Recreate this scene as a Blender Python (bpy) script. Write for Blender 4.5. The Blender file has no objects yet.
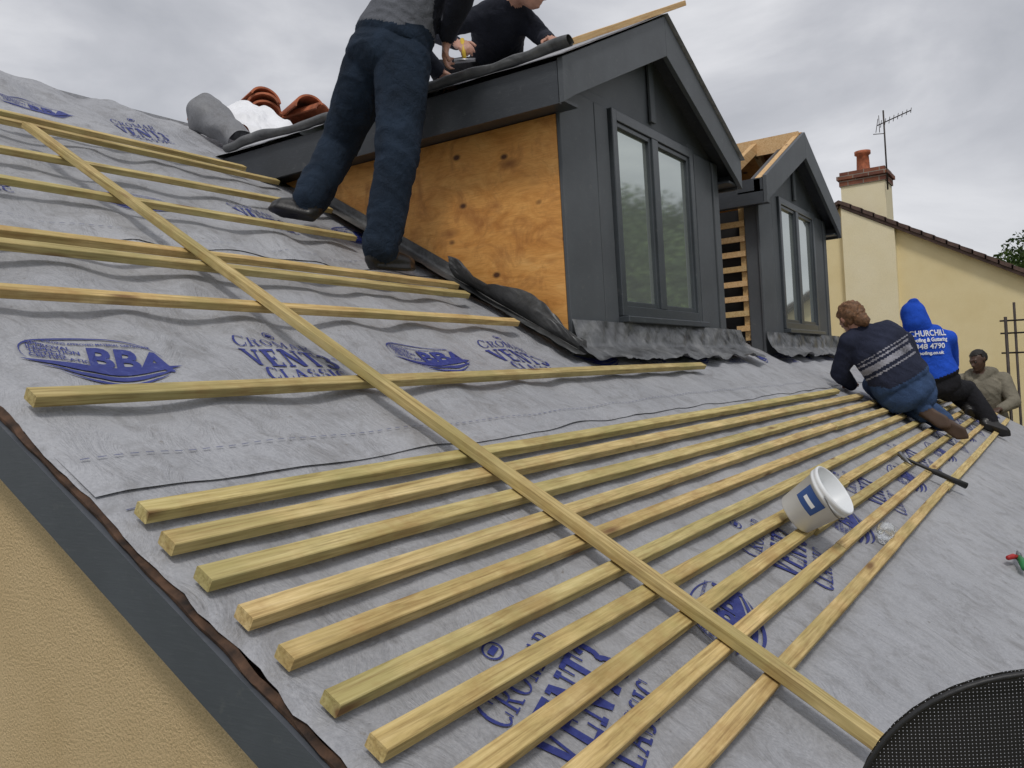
import bpy, bmesh, math, random
from mathutils import Vector, Matrix, noise
from mathutils.bvhtree import BVHTree
random.seed(4)
sc=bpy.context.scene
sc.view_settings.view_transform='Standard'
sc.view_settings.look='None'
sc.view_settings.exposure=0
PITCH=math.radians(31); CP=math.cos(PITCH); SP=math.sin(PITCH); TP=math.tan(PITCH)
NRM=Vector((0,-SP,CP)); UPS=Vector((0,CP,SP)); XA=Vector((1,0,0))
def RP(X,s,h=0.0):
    return Vector((X,s*CP,-1+s*SP))+NRM*h
V=Vector
# ------------------------------------------------------------ materials
def newmat(name):
    m=bpy.data.materials.new(name); m.use_nodes=True
    nt=m.node_tree; b=nt.nodes['Principled BSDF']
    return m,nt,b
def nd(nt,t,**k):
    n=nt.nodes.new(t)
    for a,v in k.items(): setattr(n,a,v)
    return n
def coords(nt,scale=(1,1,1),kind='Object',rot=(0,0,0)):
    tc=nd(nt,'ShaderNodeTexCoord'); mp=nd(nt,'ShaderNodeMapping')
    mp.inputs['Scale'].default_value=scale; mp.inputs['Rotation'].default_value=rot
    nt.links.new(tc.outputs[kind],mp.inputs['Vector']); return mp.outputs['Vector']
def noisen(nt,vec,scale,detail=4,rough=.55,dist=0):
    n=nd(nt,'ShaderNodeTexNoise'); n.inputs['Scale'].default_value=scale; n.inputs['Detail'].default_value=detail
    n.inputs['Roughness'].default_value=rough; n.inputs['Distortion'].default_value=dist
    nt.links.new(vec,n.inputs['Vector']); return n.outputs['Fac']
def ramp(nt,fac,stops):
    r=nd(nt,'ShaderNodeValToRGB'); e=r.color_ramp.elements
    while len(e)<len(stops): e.new(.5)
    for i,(p,c) in enumerate(stops):
        e[i].position=p; e[i].color=(*c,1) if len(c)==3 else c
    nt.links.new(fac,r.inputs['Fac']); return r.outputs['Color']
def mix(nt,fac,a,b,mode='MIX'):
    m=nd(nt,'ShaderNodeMix',data_type='RGBA',blend_type=mode)
    if isinstance(fac,(int,float)): m.inputs[0].default_value=fac
    else: nt.links.new(fac,m.inputs[0])
    for s,i in ((a,6),(b,7)):
        if isinstance(s,tuple): m.inputs[i].default_value=(*s,1)
        else: nt.links.new(s,m.inputs[i])
    return m.outputs[2]
def bump(nt,b,h,strength,dist=.01):
    n=nd(nt,'ShaderNodeBump'); n.inputs['Strength'].default_value=strength; n.inputs['Distance'].default_value=dist
    nt.links.new(h,n.inputs['Height']); nt.links.new(n.outputs['Normal'],b.inputs['Normal'])
def simple(name,col,rough=.7,metal=0,var=.25,scale=8,bs=.3,bscale=60,bd=.003,spec=.5):
    m,nt,b=newmat(name); v=coords(nt)
    f=noisen(nt,v,scale,5)
    c=ramp(nt,f,[(.3,tuple(x*(1-var) for x in col)),(.7,tuple(min(1,x*(1+var)) for x in col))])
    nt.links.new(c,b.inputs['Base Color']); b.inputs['Roughness'].default_value=rough; b.inputs['Metallic'].default_value=metal
    b.inputs['Specular IOR Level'].default_value=spec
    if bs>0: bump(nt,b,noisen(nt,v,bscale,4),bs,bd)
    return m
def wood(name,c1,c2,c3,axis=0,knots=True,rough=.75,sc_=1.0,green=True):
    m,nt,b=newmat(name)
    s=[22*sc_]*3; s[axis]=1.1*sc_
    oi=nd(nt,'ShaderNodeObjectInfo')
    tc=nd(nt,'ShaderNodeTexCoord'); add=nd(nt,'ShaderNodeVectorMath',operation='ADD')
    cx=nd(nt,'ShaderNodeVectorMath',operation='SCALE'); cx.inputs[0].default_value=(37,11,5)
    nt.links.new(oi.outputs['Random'],cx.inputs['Scale']); nt.links.new(tc.outputs['Object'],add.inputs[0]); nt.links.new(cx.outputs[0],add.inputs[1])
    mp=nd(nt,'ShaderNodeMapping'); mp.inputs['Scale'].default_value=s; nt.links.new(add.outputs[0],mp.inputs['Vector'])
    g=noisen(nt,mp.outputs[0],3.0,7,.7,.8)
    col=ramp(nt,g,[(.28,c3),(.45,c1),(.66,c2)])
    big=noisen(nt,add.outputs[0],2.6,4,.65)
    if green:
        col=mix(nt,ramp(nt,big,[(.42,(0,0,0)),(.62,(1,1,1))]),col,mix(nt,.42,col,(.27,.27,.10)))
        br=noisen(nt,add.outputs[0],4.3,5,.7)
        col=mix(nt,ramp(nt,br,[(.50,(0,0,0)),(.66,(.75,.75,.75))]),col,mix(nt,.6,col,(.32,.17,.06)))
    s2=[160]*3; s2[axis]=6; mp2=nd(nt,'ShaderNodeMapping'); mp2.inputs['Scale'].default_value=s2; nt.links.new(add.outputs[0],mp2.inputs['Vector'])
    fine=noisen(nt,mp2.outputs[0],1.0,4,.6)
    col=mix(nt,ramp(nt,fine,[(.32,(.6,.6,.6)),(.52,(0,0,0))]),col,c3)
    tint=ramp(nt,oi.outputs['Random'],[(0,(.78,.80,.74)),(.3,(1.08,1.0,.92)),(.55,(.90,.95,.86)),(.8,(1.1,1.06,1.05)),(1,(.95,.88,.80))])
    col=mix(nt,1.0,col,tint,'MULTIPLY')
    if knots:
        mk=nd(nt,'ShaderNodeMapping'); ks=[11*sc_]*3; ks[axis]=2.6*sc_; mk.inputs['Scale'].default_value=ks
        nt.links.new(add.outputs[0],mk.inputs['Vector'])
        vo=nd(nt,'ShaderNodeTexVoronoi'); vo.inputs['Scale'].default_value=1.0; nt.links.new(mk.outputs[0],vo.inputs['Vector'])
        k=ramp(nt,vo.outputs['Distance'],[(.06,(.9,.9,.9)),(.17,(0,0,0))])
        col=mix(nt,k,col,(.17,.085,.035))
    nt.links.new(col,b.inputs['Base Color']); b.inputs['Roughness'].default_value=rough
    b.inputs['Specular IOR Level'].default_value=.3
    bump(nt,b,fine,.4,.0015)
    return m
M={}
M['batten']=wood('treated_timber',(.56,.425,.19),(.76,.61,.32),(.26,.17,.07))
M['newwood']=wood('fresh_timber',(.62,.42,.21),(.72,.54,.31),(.42,.25,.11),axis=0,green=False)
M['verge_wood']=simple('stained_edge_timber',(.055,.028,.015),.85,var=.8,scale=30,bs=.6)
def mk_membrane(name='grey_breather_membrane',k=1.0):
    m,nt,b=newmat(name); v=coords(nt)
    big=noisen(nt,v,1.3,5,.6); fine=noisen(nt,v,140,3,.7); mid=noisen(nt,v,11,6,.68,.8)
    c=ramp(nt,big,[(.3,(.265*k,.272*k,.295*k)),(.7,(.375*k,.382*k,.405*k))])
    c=mix(nt,ramp(nt,fine,[(.35,(0,0,0)),(.7,(.35,.35,.35))]),c,(.56*k,.565*k,.59*k))
    c=mix(nt,ramp(nt,mid,[(.48,(0,0,0)),(.74,(.65,.65,.65))]),c,(.17*k,.165*k,.165*k))
    sp=noisen(nt,v,34,3,.6)
    c=mix(nt,ramp(nt,sp,[(.69,(0,0,0)),(.75,(.6,.6,.6))]),c,(.14,.115,.09))
    nt.links.new(c,b.inputs['Base Color']); b.inputs['Roughness'].default_value=.52; b.inputs['Specular IOR Level'].default_value=.4
    v2=coords(nt,(1,.55,.55))
    n1=noisen(nt,v2,9,7,.62,1.4)
    bump(nt,b,n1,.85,.02); return m
M['membrane']=mk_membrane(); M['membrane_dark']=mk_membrane('dusty_dark_membrane',.55)
def mk_ink():
    m,nt,b=newmat('blue_printed_ink'); v=coords(nt)
    f=noisen(nt,v,60,4,.7)
    c=ramp(nt,f,[(.35,(.016,.025,.17)),(.62,(.03,.045,.23)),(.8,(.14,.16,.31))])
    nt.links.new(c,b.inputs['Base Color']); b.inputs['Roughness'].default_value=.6; return m
M['ink']=mk_ink()
M['dash']=simple('faint_stitch_print',(.13,.14,.22),.7)
def mk_render(name,c1,c2,bs=.8):
    m,nt,b=newmat(name); v=coords(nt)
    f=noisen(nt,v,2.5,5,.6); g=noisen(nt,v,170,3,.6)
    c=ramp(nt,f,[(.3,c1),(.7,c2)])
    c=mix(nt,ramp(nt,g,[(.3,(.5,.5,.5)),(.5,(0,0,0))]),c,tuple(x*.6 for x in c1))
    nt.links.new(c,b.inputs['Base Color']); b.inputs['Roughness'].default_value=.9
    bump(nt,b,g,bs,.004); return m
M['render_tan']=mk_render('tan_roughcast_render',(.58,.42,.225),(.68,.51,.295),1.0)
M['render_cream']=mk_render('cream_painted_render',(.78,.65,.36),(.85,.73,.44),.3)
M['render_light']=mk_render('pale_cream_render',(.80,.71,.47),(.85,.77,.55),.3)
def mk_grey(name,col,rough=.45):
    m,nt,b=newmat(name); v=coords(nt)
    f=noisen(nt,v,3,5,.6); g=noisen(nt,coords(nt,(4,4,40)),6,4,.6)
    c=ramp(nt,f,[(.3,tuple(x*.82 for x in col)),(.7,tuple(x*1.2 for x in col))])
    c=mix(nt,ramp(nt,g,[(.55,(0,0,0)),(.8,(.3,.3,.3))]),c,(.14,.15,.16))
    d=noisen(nt,v,22,6,.7)
    c=mix(nt,ramp(nt,d,[(.60,(0,0,0)),(.75,(.35,.35,.35))]),c,(.20,.20,.19))
    nt.links.new(c,b.inputs['Base Color']); b.inputs['Roughness'].default_value=rough
    bump(nt,b,g,.15,.002); return m
M['grey']=mk_grey('anthracite_paint',(.075,.083,.092),.5)
M['grey2']=mk_grey('anthracite_frame',(.05,.058,.066),.32)
M['fascia']=mk_grey('dark_fascia_paint',(.04,.045,.052),.42)
M['verge_grey']=mk_grey('slate_grey_verge_paint',(.075,.083,.097),.5)
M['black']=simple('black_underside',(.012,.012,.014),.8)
def mk_ply():
    m,nt,b=newmat('orange_plywood')
    v=coords(nt,(1,1.2,3.2)); g=noisen(nt,v,3.0,9,.72,1.0)
    c=ramp(nt,g,[(.25,(.40,.15,.03)),(.42,(.64,.285,.065)),(.58,(.77,.39,.11)),(.8,(.85,.52,.19))])
    fi=noisen(nt,coords(nt,(1,1.5,30)),7,4,.6)
    c=mix(nt,ramp(nt,fi,[(.3,(.45,.45,.45)),(.5,(0,0,0))]),c,(.42,.175,.04))
    bl=noisen(nt,coords(nt),6,6,.65,.6)
    c=mix(nt,ramp(nt,bl,[(.50,(0,0,0)),(.68,(.8,.8,.8))]),c,(.38,.145,.035))
    vo=nd(nt,'ShaderNodeTexVoronoi'); vo.inputs['Scale'].default_value=7.5; nt.links.new(coords(nt,(1,.8,1.2)),vo.inputs['Vector'])
    c=mix(nt,ramp(nt,vo.outputs['Distance'],[(.08,(1,1,1)),(.17,(0,0,0))]),c,(.09,.033,.012))
    vo2=nd(nt,'ShaderNodeTexVoronoi'); vo2.inputs['Scale'].default_value=3.6; nt.links.new(coords(nt,(1,.7,1.6)),vo2.inputs['Vector'])
    c=mix(nt,ramp(nt,vo2.outputs['Distance'],[(.07,(.85,.85,.85)),(.2,(0,0,0))]),c,(.22,.08,.02))
    nt.links.new(c,b.inputs['Base Color']); b.inputs['Roughness'].default_value=.6
    bump(nt,b,g,.3,.003); return m
M['ply']=mk_ply()
def mk_lead(name,k,metal=.75):
    m,nt,b=newmat(name); v=coords(nt)
    f=noisen(nt,v,7,6,.65,.8)
    c=ramp(nt,f,[(.3,(.10*k,.102*k,.107*k)),(.55,(.24*k,.245*k,.25*k)),(.75,(.42*k,.42*k,.42*k))])
    nt.links.new(c,b.inputs['Base Color']); b.inputs['Metallic'].default_value=metal
    nt.links.new(ramp(nt,f,[(.3,(.34,.34,.34)),(.7,(.55,.55,.55))]),b.inputs['Roughness'])
    bump(nt,b,noisen(nt,v,14,5,.55,.6),.6,.014); return m
M['lead']=mk_lead('lead_flashing',.8,.65); M['lead_dark']=mk_lead('weathered_lead_sheet',.5,.3)
def mk_glass():
    m,nt,b=newmat('window_glass')
    b.inputs['Base Color'].default_value=(.50,.55,.52,1); b.inputs['Roughness'].default_value=.045; b.inputs['Metallic'].default_value=.7
    b.inputs['IOR'].default_value=1.6
    bump(nt,b,noisen(nt,coords(nt),2.0,1),.05,.01); return m
M['glass']=mk_glass()
def mk_brick(name,c1,c2):
    m,nt,b=newmat(name)
    br=nd(nt,'ShaderNodeTexBrick'); br.inputs['Scale'].default_value=1.0
    br.inputs['Brick Width'].default_value=.225; br.inputs['Row Height'].default_value=.075; br.inputs['Mortar Size'].default_value=.006
    br.inputs['Color1'].default_value=(*c1,1); br.inputs['Color2'].default_value=(*c2,1); br.inputs['Mortar'].default_value=(.3,.27,.23,1)
    tc=nd(nt,'ShaderNodeTexCoord'); sp=nd(nt,'ShaderNodeSeparateXYZ'); cb=nd(nt,'ShaderNodeCombineXYZ'); ad=nd(nt,'ShaderNodeMath',operation='ADD')
    nt.links.new(tc.outputs['Object'],sp.inputs[0]); nt.links.new(sp.outputs[0],ad.inputs[0]); nt.links.new(sp.outputs[1],ad.inputs[1])
    nt.links.new(ad.outputs[0],cb.inputs[0]); nt.links.new(sp.outputs[2],cb.inputs[1]); nt.links.new(cb.outputs[0],br.inputs['Vector'])
    f=noisen(nt,coords(nt),5,5)
    c=mix(nt,1.0,br.outputs['Color'],ramp(nt,f,[(.3,(.6,.6,.6)),(.7,(1.1,1.1,1.1))]),'MULTIPLY')
    nt.links.new(c,b.inputs['Base Color']); b.inputs['Roughness'].default_value=.9
    bump(nt,b,br.outputs['Fac'],-.5,.005); return m
M['brick']=mk_brick('weathered_red_brick',(.27,.10,.055),(.17,.065,.045))
M['terracotta']=simple('terracotta_clay',(.36,.11,.05),.75,var=.5,scale=12)
M['slate']=simple('dark_roof_tiles',(.09,.055,.045),.8,var=.4,scale=12)
M['white']=simple('white_plastic',(.74,.76,.78),.35,var=.05,bs=.05)
M['whitesheet']=simple('white_plastic_sheet',(.80,.81,.84),.5,var=.08,bs=.4,bscale=10,bd=.02)
M['blue_label']=simple('blue_label',(.03,.08,.25),.4,var=.1,bs=0)
M['steel']=simple('scaffold_steel',(.045,.036,.032),.6,metal=.4,var=.4)
M['metal']=simple('tool_steel',(.25,.25,.26),.35,metal=.9,var=.2)
M['rubber']=simple('black_rubber',(.014,.014,.015),.5)
M['green']=simple('green_grip',(.02,.20,.06),.5,bs=0)
M['red']=simple('red_grip',(.42,.02,.02),.5,bs=0)
M['yellow']=simple('yellow_grip',(.62,.42,.03),.5,bs=0)
M['bark']=simple('tree_bark',(.09,.065,.045),.9,var=.4,bs=.8,bscale=20,bd=.02)
M['leaf']=simple('leaf_green',(.12,.18,.05),.6,var=.5,scale=1.5,bs=0)
M['leaf2']=simple('leaf_dark_green',(.06,.105,.03),.6,var=.5,scale=1.5,bs=0)
M['board']=wood('scaffold_board',(.36,.27,.17),(.45,.36,.24),(.2,.14,.08))
def mk_plastic():
    m,nt,b=newmat('clear_plastic'); b.inputs['Base Color'].default_value=(.85,.87,.88,1); b.inputs['Roughness'].default_value=.15
    b.inputs['Transmission Weight'].default_value=.8; b.inputs['IOR'].default_value=1.25; return m
M['clear']=mk_plastic()
def mk_meshfabric():
    m,nt,b=newmat('black_woven_mesh'); b.inputs['Base Color'].default_value=(.012,.012,.014,1); b.inputs['Roughness'].default_value=.5
    tc=nd(nt,'ShaderNodeTexCoord'); sp=nd(nt,'ShaderNodeSeparateXYZ'); nt.links.new(tc.outputs['Object'],sp.inputs[0])
    outs=[]
    for i in (0,2):
        mu=nd(nt,'ShaderNodeMath',operation='MULTIPLY'); mu.inputs[1].default_value=1700; nt.links.new(sp.outputs[i],mu.inputs[0])
        s=nd(nt,'ShaderNodeMath',operation='SINE'); nt.links.new(mu.outputs[0],s.inputs[0]); outs.append(s.outputs[0])
    mx=nd(nt,'ShaderNodeMath',operation='MAXIMUM'); nt.links.new(outs[0],mx.inputs[0]); nt.links.new(outs[1],mx.inputs[1])
    g=nd(nt,'ShaderNodeMath',operation='GREATER_THAN'); g.inputs[1].default_value=-.78; nt.links.new(mx.outputs[0],g.inputs[0])
    nt.links.new(g.outputs[0],b.inputs['Alpha']); return m
M['meshfab']=mk_meshfabric()
def cloth(name,col,var=.25,rough=.9,fs=220):
    m,nt,b=newmat(name); v=coords(nt)
    f=noisen(nt,v,7,5,.6); g=noisen(nt,v,fs,2)
    c=ramp(nt,f,[(.3,tuple(x*(1-var) for x in col)),(.7,tuple(x*(1+var) for x in col))])
    c=mix(nt,ramp(nt,g,[(.4,(0,0,0)),(.7,(.3,.3,.3))]),c,tuple(min(1,x*1.9+.01) for x in col))
    nt.links.new(c,b.inputs['Base Color']); b.inputs['Roughness'].default_value=rough; b.inputs['Specular IOR Level'].default_value=.2
    bump(nt,b,noisen(nt,v,17,4,.6,1.2),.7,.014); return m
M['jeans']=cloth('navy_denim',(.012,.021,.037),.45)
M['jeans2']=cloth('blue_denim',(.035,.065,.14),.35)
M['tee']=cloth('grey_marl_cotton',(.095,.10,.115),.2)
M['darkjacket']=cloth('dark_navy_jacket',(.016,.018,.027),.3)
M['fleece']=cloth('navy_fleece',(.020,.024,.045),.3)
M['fleece_light']=cloth('grey_white_knit_band',(.25,.25,.29),.6,fs=90)
M['bluehood']=cloth('royal_blue_cotton',(.014,.07,.46),.2)
M['blacktrouser']=cloth('black_trousers',(.012,.012,.015),.3)
M['khaki']=cloth('khaki_cotton',(.17,.155,.12),.25)
M['boot']=simple('black_leather_boot',(.014,.013,.013),.4,bs=.3)
M['shoe_brown']=simple('brown_boot',(.07,.04,.025),.6)
def skin(name,col):
    m,nt,b=newmat(name); f=noisen(nt,coords(nt),25,4)
    c=ramp(nt,f,[(.3,tuple(x*.85 for x in col)),(.7,tuple(x*1.1 for x in col))])
    nt.links.new(c,b.inputs['Base Color']); b.inputs['Roughness'].default_value=.5
    b.inputs['Subsurface Weight'].default_value=.08; b.inputs['Subsurface Radius'].default_value=(.01,.004,.002); return m
M['skin']=skin('light_skin',(.46,.24,.17)); M['skin_dark']=skin('dark_skin',(.075,.038,.024))
M['hair_brown']=simple('brown_hair',(.17,.085,.04),.6,var=.6,scale=50,bs=.9,bscale=110,bd=.008)
M['hair_black']=simple('black_hair',(.01,.008,.007),.7,var=.3,scale=60,bs=.8,bscale=120)
M['eye']=simple('dark_eye',(.02,.015,.012),.15,bs=0)
M['textwhite']=simple('white_print',(.75,.77,.8),.7,bs=0)
# ------------------------------------------------------------ mesh helpers
def link(o): sc.collection.objects.link(o); return o
def finish(bm,name,mats,smooth=False,parent=None,origin=None,recalc=True):
    if recalc: bmesh.ops.recalc_face_normals(bm,faces=bm.faces)
    me=bpy.data.meshes.new(name); bm.to_mesh(me); bm.free()
    return objm(me,name,mats,smooth,parent,origin)
def objm(me,name,mats,smooth=False,parent=None,origin=None):
    if not isinstance(mats,(list,tuple)): mats=[mats]
    for m in mats: me.materials.append(M[m] if isinstance(m,str) else m)
    if smooth:
        for p in me.polygons: p.use_smooth=True
    if origin is None:
        vs=[v.co for v in me.vertices]
        mn=[min(v[i] for v in vs) for i in range(3)]; mx=[max(v[i] for v in vs) for i in range(3)]
        origin=V(((mn[0]+mx[0])/2,(mn[1]+mx[1])/2,mn[2]))
    origin=V(origin); me.transform(Matrix.Translation(-origin))
    o=bpy.data.objects.new(name,me); o.location=origin; link(o)
    if parent is not None: setparent(o,parent)
    return o
def wloc(o):
    l=V(o.location); p=o.parent
    while p is not None: l+=V(p.location); p=p.parent
    return l
def setparent(o,p):
    o.parent=p; o.location=V(o.location)-wloc(p)
def tag(o,label,cat,group=None):
    o['label']=label; o['category']=cat
    if group: o['group']=group
    return o
def empty(name,loc):
    e=bpy.data.objects.new(name,None); e.location=loc; e.empty_display_size=.1; return link(e)
def box(bm,lo,hi,mi=0,mat=None,bev=0):
    lo=V(lo);hi=V(hi)
    r=bmesh.ops.create_cube(bm,size=1); vs=r['verts']
    c=(lo+hi)/2; d=hi-lo
    for v in vs: v.co=V((v.co.x*d.x+c.x,v.co.y*d.y+c.y,v.co.z*d.z+c.z))
    fs=set(f for v in vs for f in v.link_faces)
    for f in fs: f.material_index=mi
    if bev>0:
        es=set(e for v in vs for e in v.link_edges)
        rr=bmesh.ops.bevel(bm,geom=list(es),offset=bev,segments=1,affect='EDGES',profile=.5)
        for f in rr['faces']: f.material_index=mi
    return vs
def prism(bm,poly,d,mi=0):
    a=[bm.verts.new(p) for p in poly]; b=[bm.verts.new(V(p)+V(d)) for p in poly]
    n=len(poly); fs=[bm.faces.new(a),bm.faces.new(b[::-1])]
    for i in range(n): fs.append(bm.faces.new((a[i],a[(i+1)%n],b[(i+1)%n],b[i])))
    for f in fs: f.material_index=mi
def tube(bm,pts,rad,seg=10,mi=0,cap=True):
    pts=[V(p) for p in pts]; n=len(pts); rings=[]
    if not isinstance(rad,(list,tuple)): rad=[rad]*n
    up=None
    for i,p in enumerate(pts):
        t=(pts[min(i+1,n-1)]-pts[max(i-1,0)]).normalized()
        if up is None: up=t.orthogonal().normalized()
        up=(up-t*up.dot(t)).normalized(); s=t.cross(up)
        rings.append([bm.verts.new(p+(up*math.cos(2*math.pi*k/seg)+s*math.sin(2*math.pi*k/seg))*rad[i]) for k in range(seg)])
    for i in range(n-1):
        for k in range(seg):
            f=bm.faces.new((rings[i][k],rings[i][(k+1)%seg],rings[i+1][(k+1)%seg],rings[i+1][k])); f.material_index=mi
    if cap:
        for rg in (rings[0][::-1],rings[-1]):
            f=bm.faces.new(rg); f.material_index=mi
def grid(bm,fn,nu,nv,mi=0,u0=0,u1=1,v0=0,v1=1):
    vs=[[bm.verts.new(fn(u0+(u1-u0)*i/nu,v0+(v1-v0)*j/nv)) for j in range(nv+1)] for i in range(nu+1)]
    for i in range(nu):
        for j in range(nv):
            f=bm.faces.new((vs[i][j],vs[i+1][j],vs[i+1][j+1],vs[i][j+1])); f.material_index=mi
    return vs
# ------------------------------------------------------------ HOUSE
VX0,VX1=.845,10.3; S0,S1=.04,5.54
house=empty('house',(5.5,3.5,-4.0))
tag(house,'rendered house with two grey dormers, roof stripped to grey membrane','house')
def hmem(X,s):
    up=min(1,max(0,(s-1.75)/.5))
    sag=.5-.5*math.cos(2*math.pi*(X-.1+.05*noise.noise(V((X,s*2,3))))/.42)
    n1=noise.noise(V((X*1.3,s*2.2,0))); n2=noise.noise(V((X*4.5+s*3,s*2.5,5)))
    n3=abs(noise.noise(V((X*2.2-s*2.5,s*1.5,9))))
    n4=abs(noise.noise(V((X*6+s*2,s*7,13))))
    h=-.003-sag*(.006+.011*up)-(.006+.014*up)*(.5+.5*n1)-(.004+.009*up)*(.5+.5*n2)-up*.028*n3-(.005+.009*up)*n4
    if s>4.7: h+= (s-4.7)/.8*.05*(.3+noise.noise(V((X*1.7,3,s)))+.8*abs(noise.noise(V((X*6,7,s*2)))))
    return h
bm=bmesh.new()
nx=400; ns=230
def memf(u,v):
    X=VX0+(VX1-VX0)*u; s=S0+(S1-S0)*v
    if u==0: X-= .008+.014*noise.noise(V((3,s*7,1)))+.008*noise.noise(V((3,s*25,1)))
    return RP(X,s,hmem(X,s))
grid(bm,memf,nx,ns)
LAPS=[1.66,3.10,4.52]
for L in LAPS:
    def lf(u,v,L=L):
        X=VX0+(VX1-VX0)*u; s=L+.16*v+ (1-v)*.02*noise.noise(V((X*2.5,L,2)))
        return RP(X,s,hmem(X,s)+.004*(1-v)**.5+(1-v)*.005*max(0,noise.noise(V((X*5,L,8))))-.001*v)
    grid(bm,lf,320,4)
for s0 in (1.60,1.76,3.03,3.2,4.6):
    X=VX0+.03
    while X<6:
        s=s0+.01*math.sin(X*2); w=.0016
        q=[RP(x,ss,hmem(x,ss)+(.0075 if s0 in (1.76,3.2,4.6) else .003)) for x,ss in ((X,s-w),(X+.018,s-w),(X+.018,s+w),(X,s+w))]
        f=bm.faces.new([bm.verts.new(p) for p in q]); f.material_index=2
        X+=.033
def text_mesh(txt,size,bold=0,shear=0,sp=1.0):
    cu=bpy.data.curves.new('t','FONT'); cu.body=txt; cu.size=size; cu.offset=bold; cu.shear=shear; cu.space_character=sp
    cu.resolution_u=3; cu.align_x='LEFT'
    o=bpy.data.objects.new('t',cu); link(o)
    dg=bpy.context.evaluated_depsgraph_get()
    me=bpy.data.meshes.new_from_object(o.evaluated_get(dg)); bpy.data.objects.remove(o); return me
def put_flat(bm,pts_faces,X,s,ang,mi=1,lift=.0035):
    vs,fs=pts_faces; ca,sa=math.cos(ang),math.sin(ang); nv=[]
    for (x,y) in vs:
        XX=X+x*ca-y*sa; ss=s+x*sa+y*ca
        nv.append(bm.verts.new(RP(XX,ss,hmem(XX,ss)+lift)))
    for f in fs:
        try: bm.faces.new([nv[i] for i in f]).material_index=mi
        except ValueError: pass
def tm(txt,size,bold=0,shear=0,sp=1.0):
    me=text_mesh(txt,size,bold,shear,sp); r=([(v.co.x,v.co.y) for v in me.vertices],[tuple(p.vertices) for p in me.polygons]); bpy.data.meshes.remove(me); return r
def shift(m,dx,dy,k=1,ky=None):
    ky=k if ky is None else ky
    return ([(x*k+dx,y*ky+dy) for x,y in m[0]],m[1])
def _ln(x0,y0,x1,y1,w): return [(x0-w/2,y0),(x0+w/2,y0),(x1+w/2,y1),(x1-w/2,y1)]
def _hl(x0,x1,y,t): return [(x0,y),(x1,y),(x1,y+t),(x0,y+t)]
def _arc(cx,cy,rx,ry,T,t,a0,a1,n=16):
    out=[]; a0=math.radians(a0); a1=math.radians(a1)
    for i in range(n):
        a=a0+(a1-a0)*i/n; b=a0+(a1-a0)*(i+1)/n
        out.append([(cx+rx*math.cos(a),cy+ry*math.sin(a)),(cx+rx*math.cos(b),cy+ry*math.sin(b)),(cx+(rx-T)*math.cos(b),cy+(ry-t)*math.sin(b)),(cx+(rx-T)*math.cos(a),cy+(ry-t)*math.sin(a))])
    return out
def glyphs(T_,t_):
    return {
'C':(.72,_arc(.38,.5,.36,.52,T_,t_,50,310)+[_ln(.64,.66,.64,.98,.06),_ln(.64,.04,.64,.30,.05)]),
'R':(.80,[_ln(.17,0,.17,1,T_),_hl(.0,.36,0,t_),_hl(.0,.40,1-t_,t_),_hl(.2,.42,.46,t_),_ln(.66,0,.40,.48,T_),_hl(.54,.82,0,t_)]+_arc(.40,.73,.28,.27,T_,t_,-90,90)),
'O':(.84,_arc(.42,.5,.40,.52,T_,t_,0,360,26)),
'M':(1.02,[_ln(.14,0,.14,1,t_),_ln(.50,.0,.16,1,T_),_ln(.50,0,.84,1,t_),_ln(.86,0,.86,1,T_),_hl(0,.28,0,t_),_hl(.70,1.0,0,t_),_hl(.0,.2,1-t_,t_),_hl(.84,1.0,1-t_,t_)]),
'A':(.84,[_ln(.12,0,.42,1,t_),_ln(.68,0,.42,1,T_),_hl(.22,.6,.30,t_),_hl(0,.26,0,t_),_hl(.54,.84,0,t_)]),
'V':(.84,[_ln(.42,0,.16,1,T_),_ln(.42,0,.70,1,t_),_hl(.0,.32,1-t_,t_),_hl(.56,.84,1-t_,t_)]),
'E':(.70,[_ln(.17,0,.17,1,T_),_hl(0,.64,0,t_),_hl(0,.62,1-t_,t_),_hl(.2,.48,.47,t_),_ln(.60,.0,.62,.26,.06),_ln(.59,.76,.59,1,.06),_ln(.46,.38,.46,.64,.05)]),
'N':(.90,[_ln(.14,0,.14,1,t_),_ln(.72,0,.16,1,T_),_ln(.76,0,.76,1,t_),_hl(0,.28,0,t_),_hl(.0,.2,1-t_,t_),_hl(.62,.90,1-t_,t_)]),
'T':(.76,[_ln(.38,0,.38,1,T_),_hl(.22,.54,0,t_),_hl(.02,.74,1-t_,t_),_ln(.05,.72,.05,1,.06),_ln(.71,.72,.71,1,.06)]),
'3':(.70,_arc(.32,.735,.29,.265,T_,t_*1.3,-100,165,20)+_arc(.32,.265,.34,.30,T_,t_*1.3,-165,100,20)),
'L':(.66,[_ln(.17,0,.17,1,T_),_hl(0,.60,0,t_),_hl(0,.34,1-t_,t_),_ln(.58,0,.58,.28,.06)]),
'S':(.62,_arc(.31,.745,.25,.27,T_*.9,t_,60,262)+_arc(.31,.25,.27,.27,T_*.9,t_,-120,82)+[_ln(.52,.72,.52,.97,.05),_ln(.08,.05,.08,.3,.05)]),
'I':(.36,[_ln(.17,0,.17,1,T_),_hl(0,.34,0,t_),_hl(0,.34,1-t_,t_)])}
def serif(txt,width,height,first=1.0,T_=.17,t_=.075):
    G=glyphs(T_,t_)
    polys=[];x=0
    for i,c in enumerate(txt):
        w_,ps=G[c]; k=first if i==0 else 1.0
        for p in ps: polys.append([(x+a*k,b*k) for a,b in p])
        x+=w_*k+.09
    x-=.09; vs=[];fs=[]
    for p in polys:
        n=len(vs); vs+=[(a/x*width,b*height) for a,b in p]; fs.append(tuple(range(n,n+len(p))))
    return vs,fs
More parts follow.
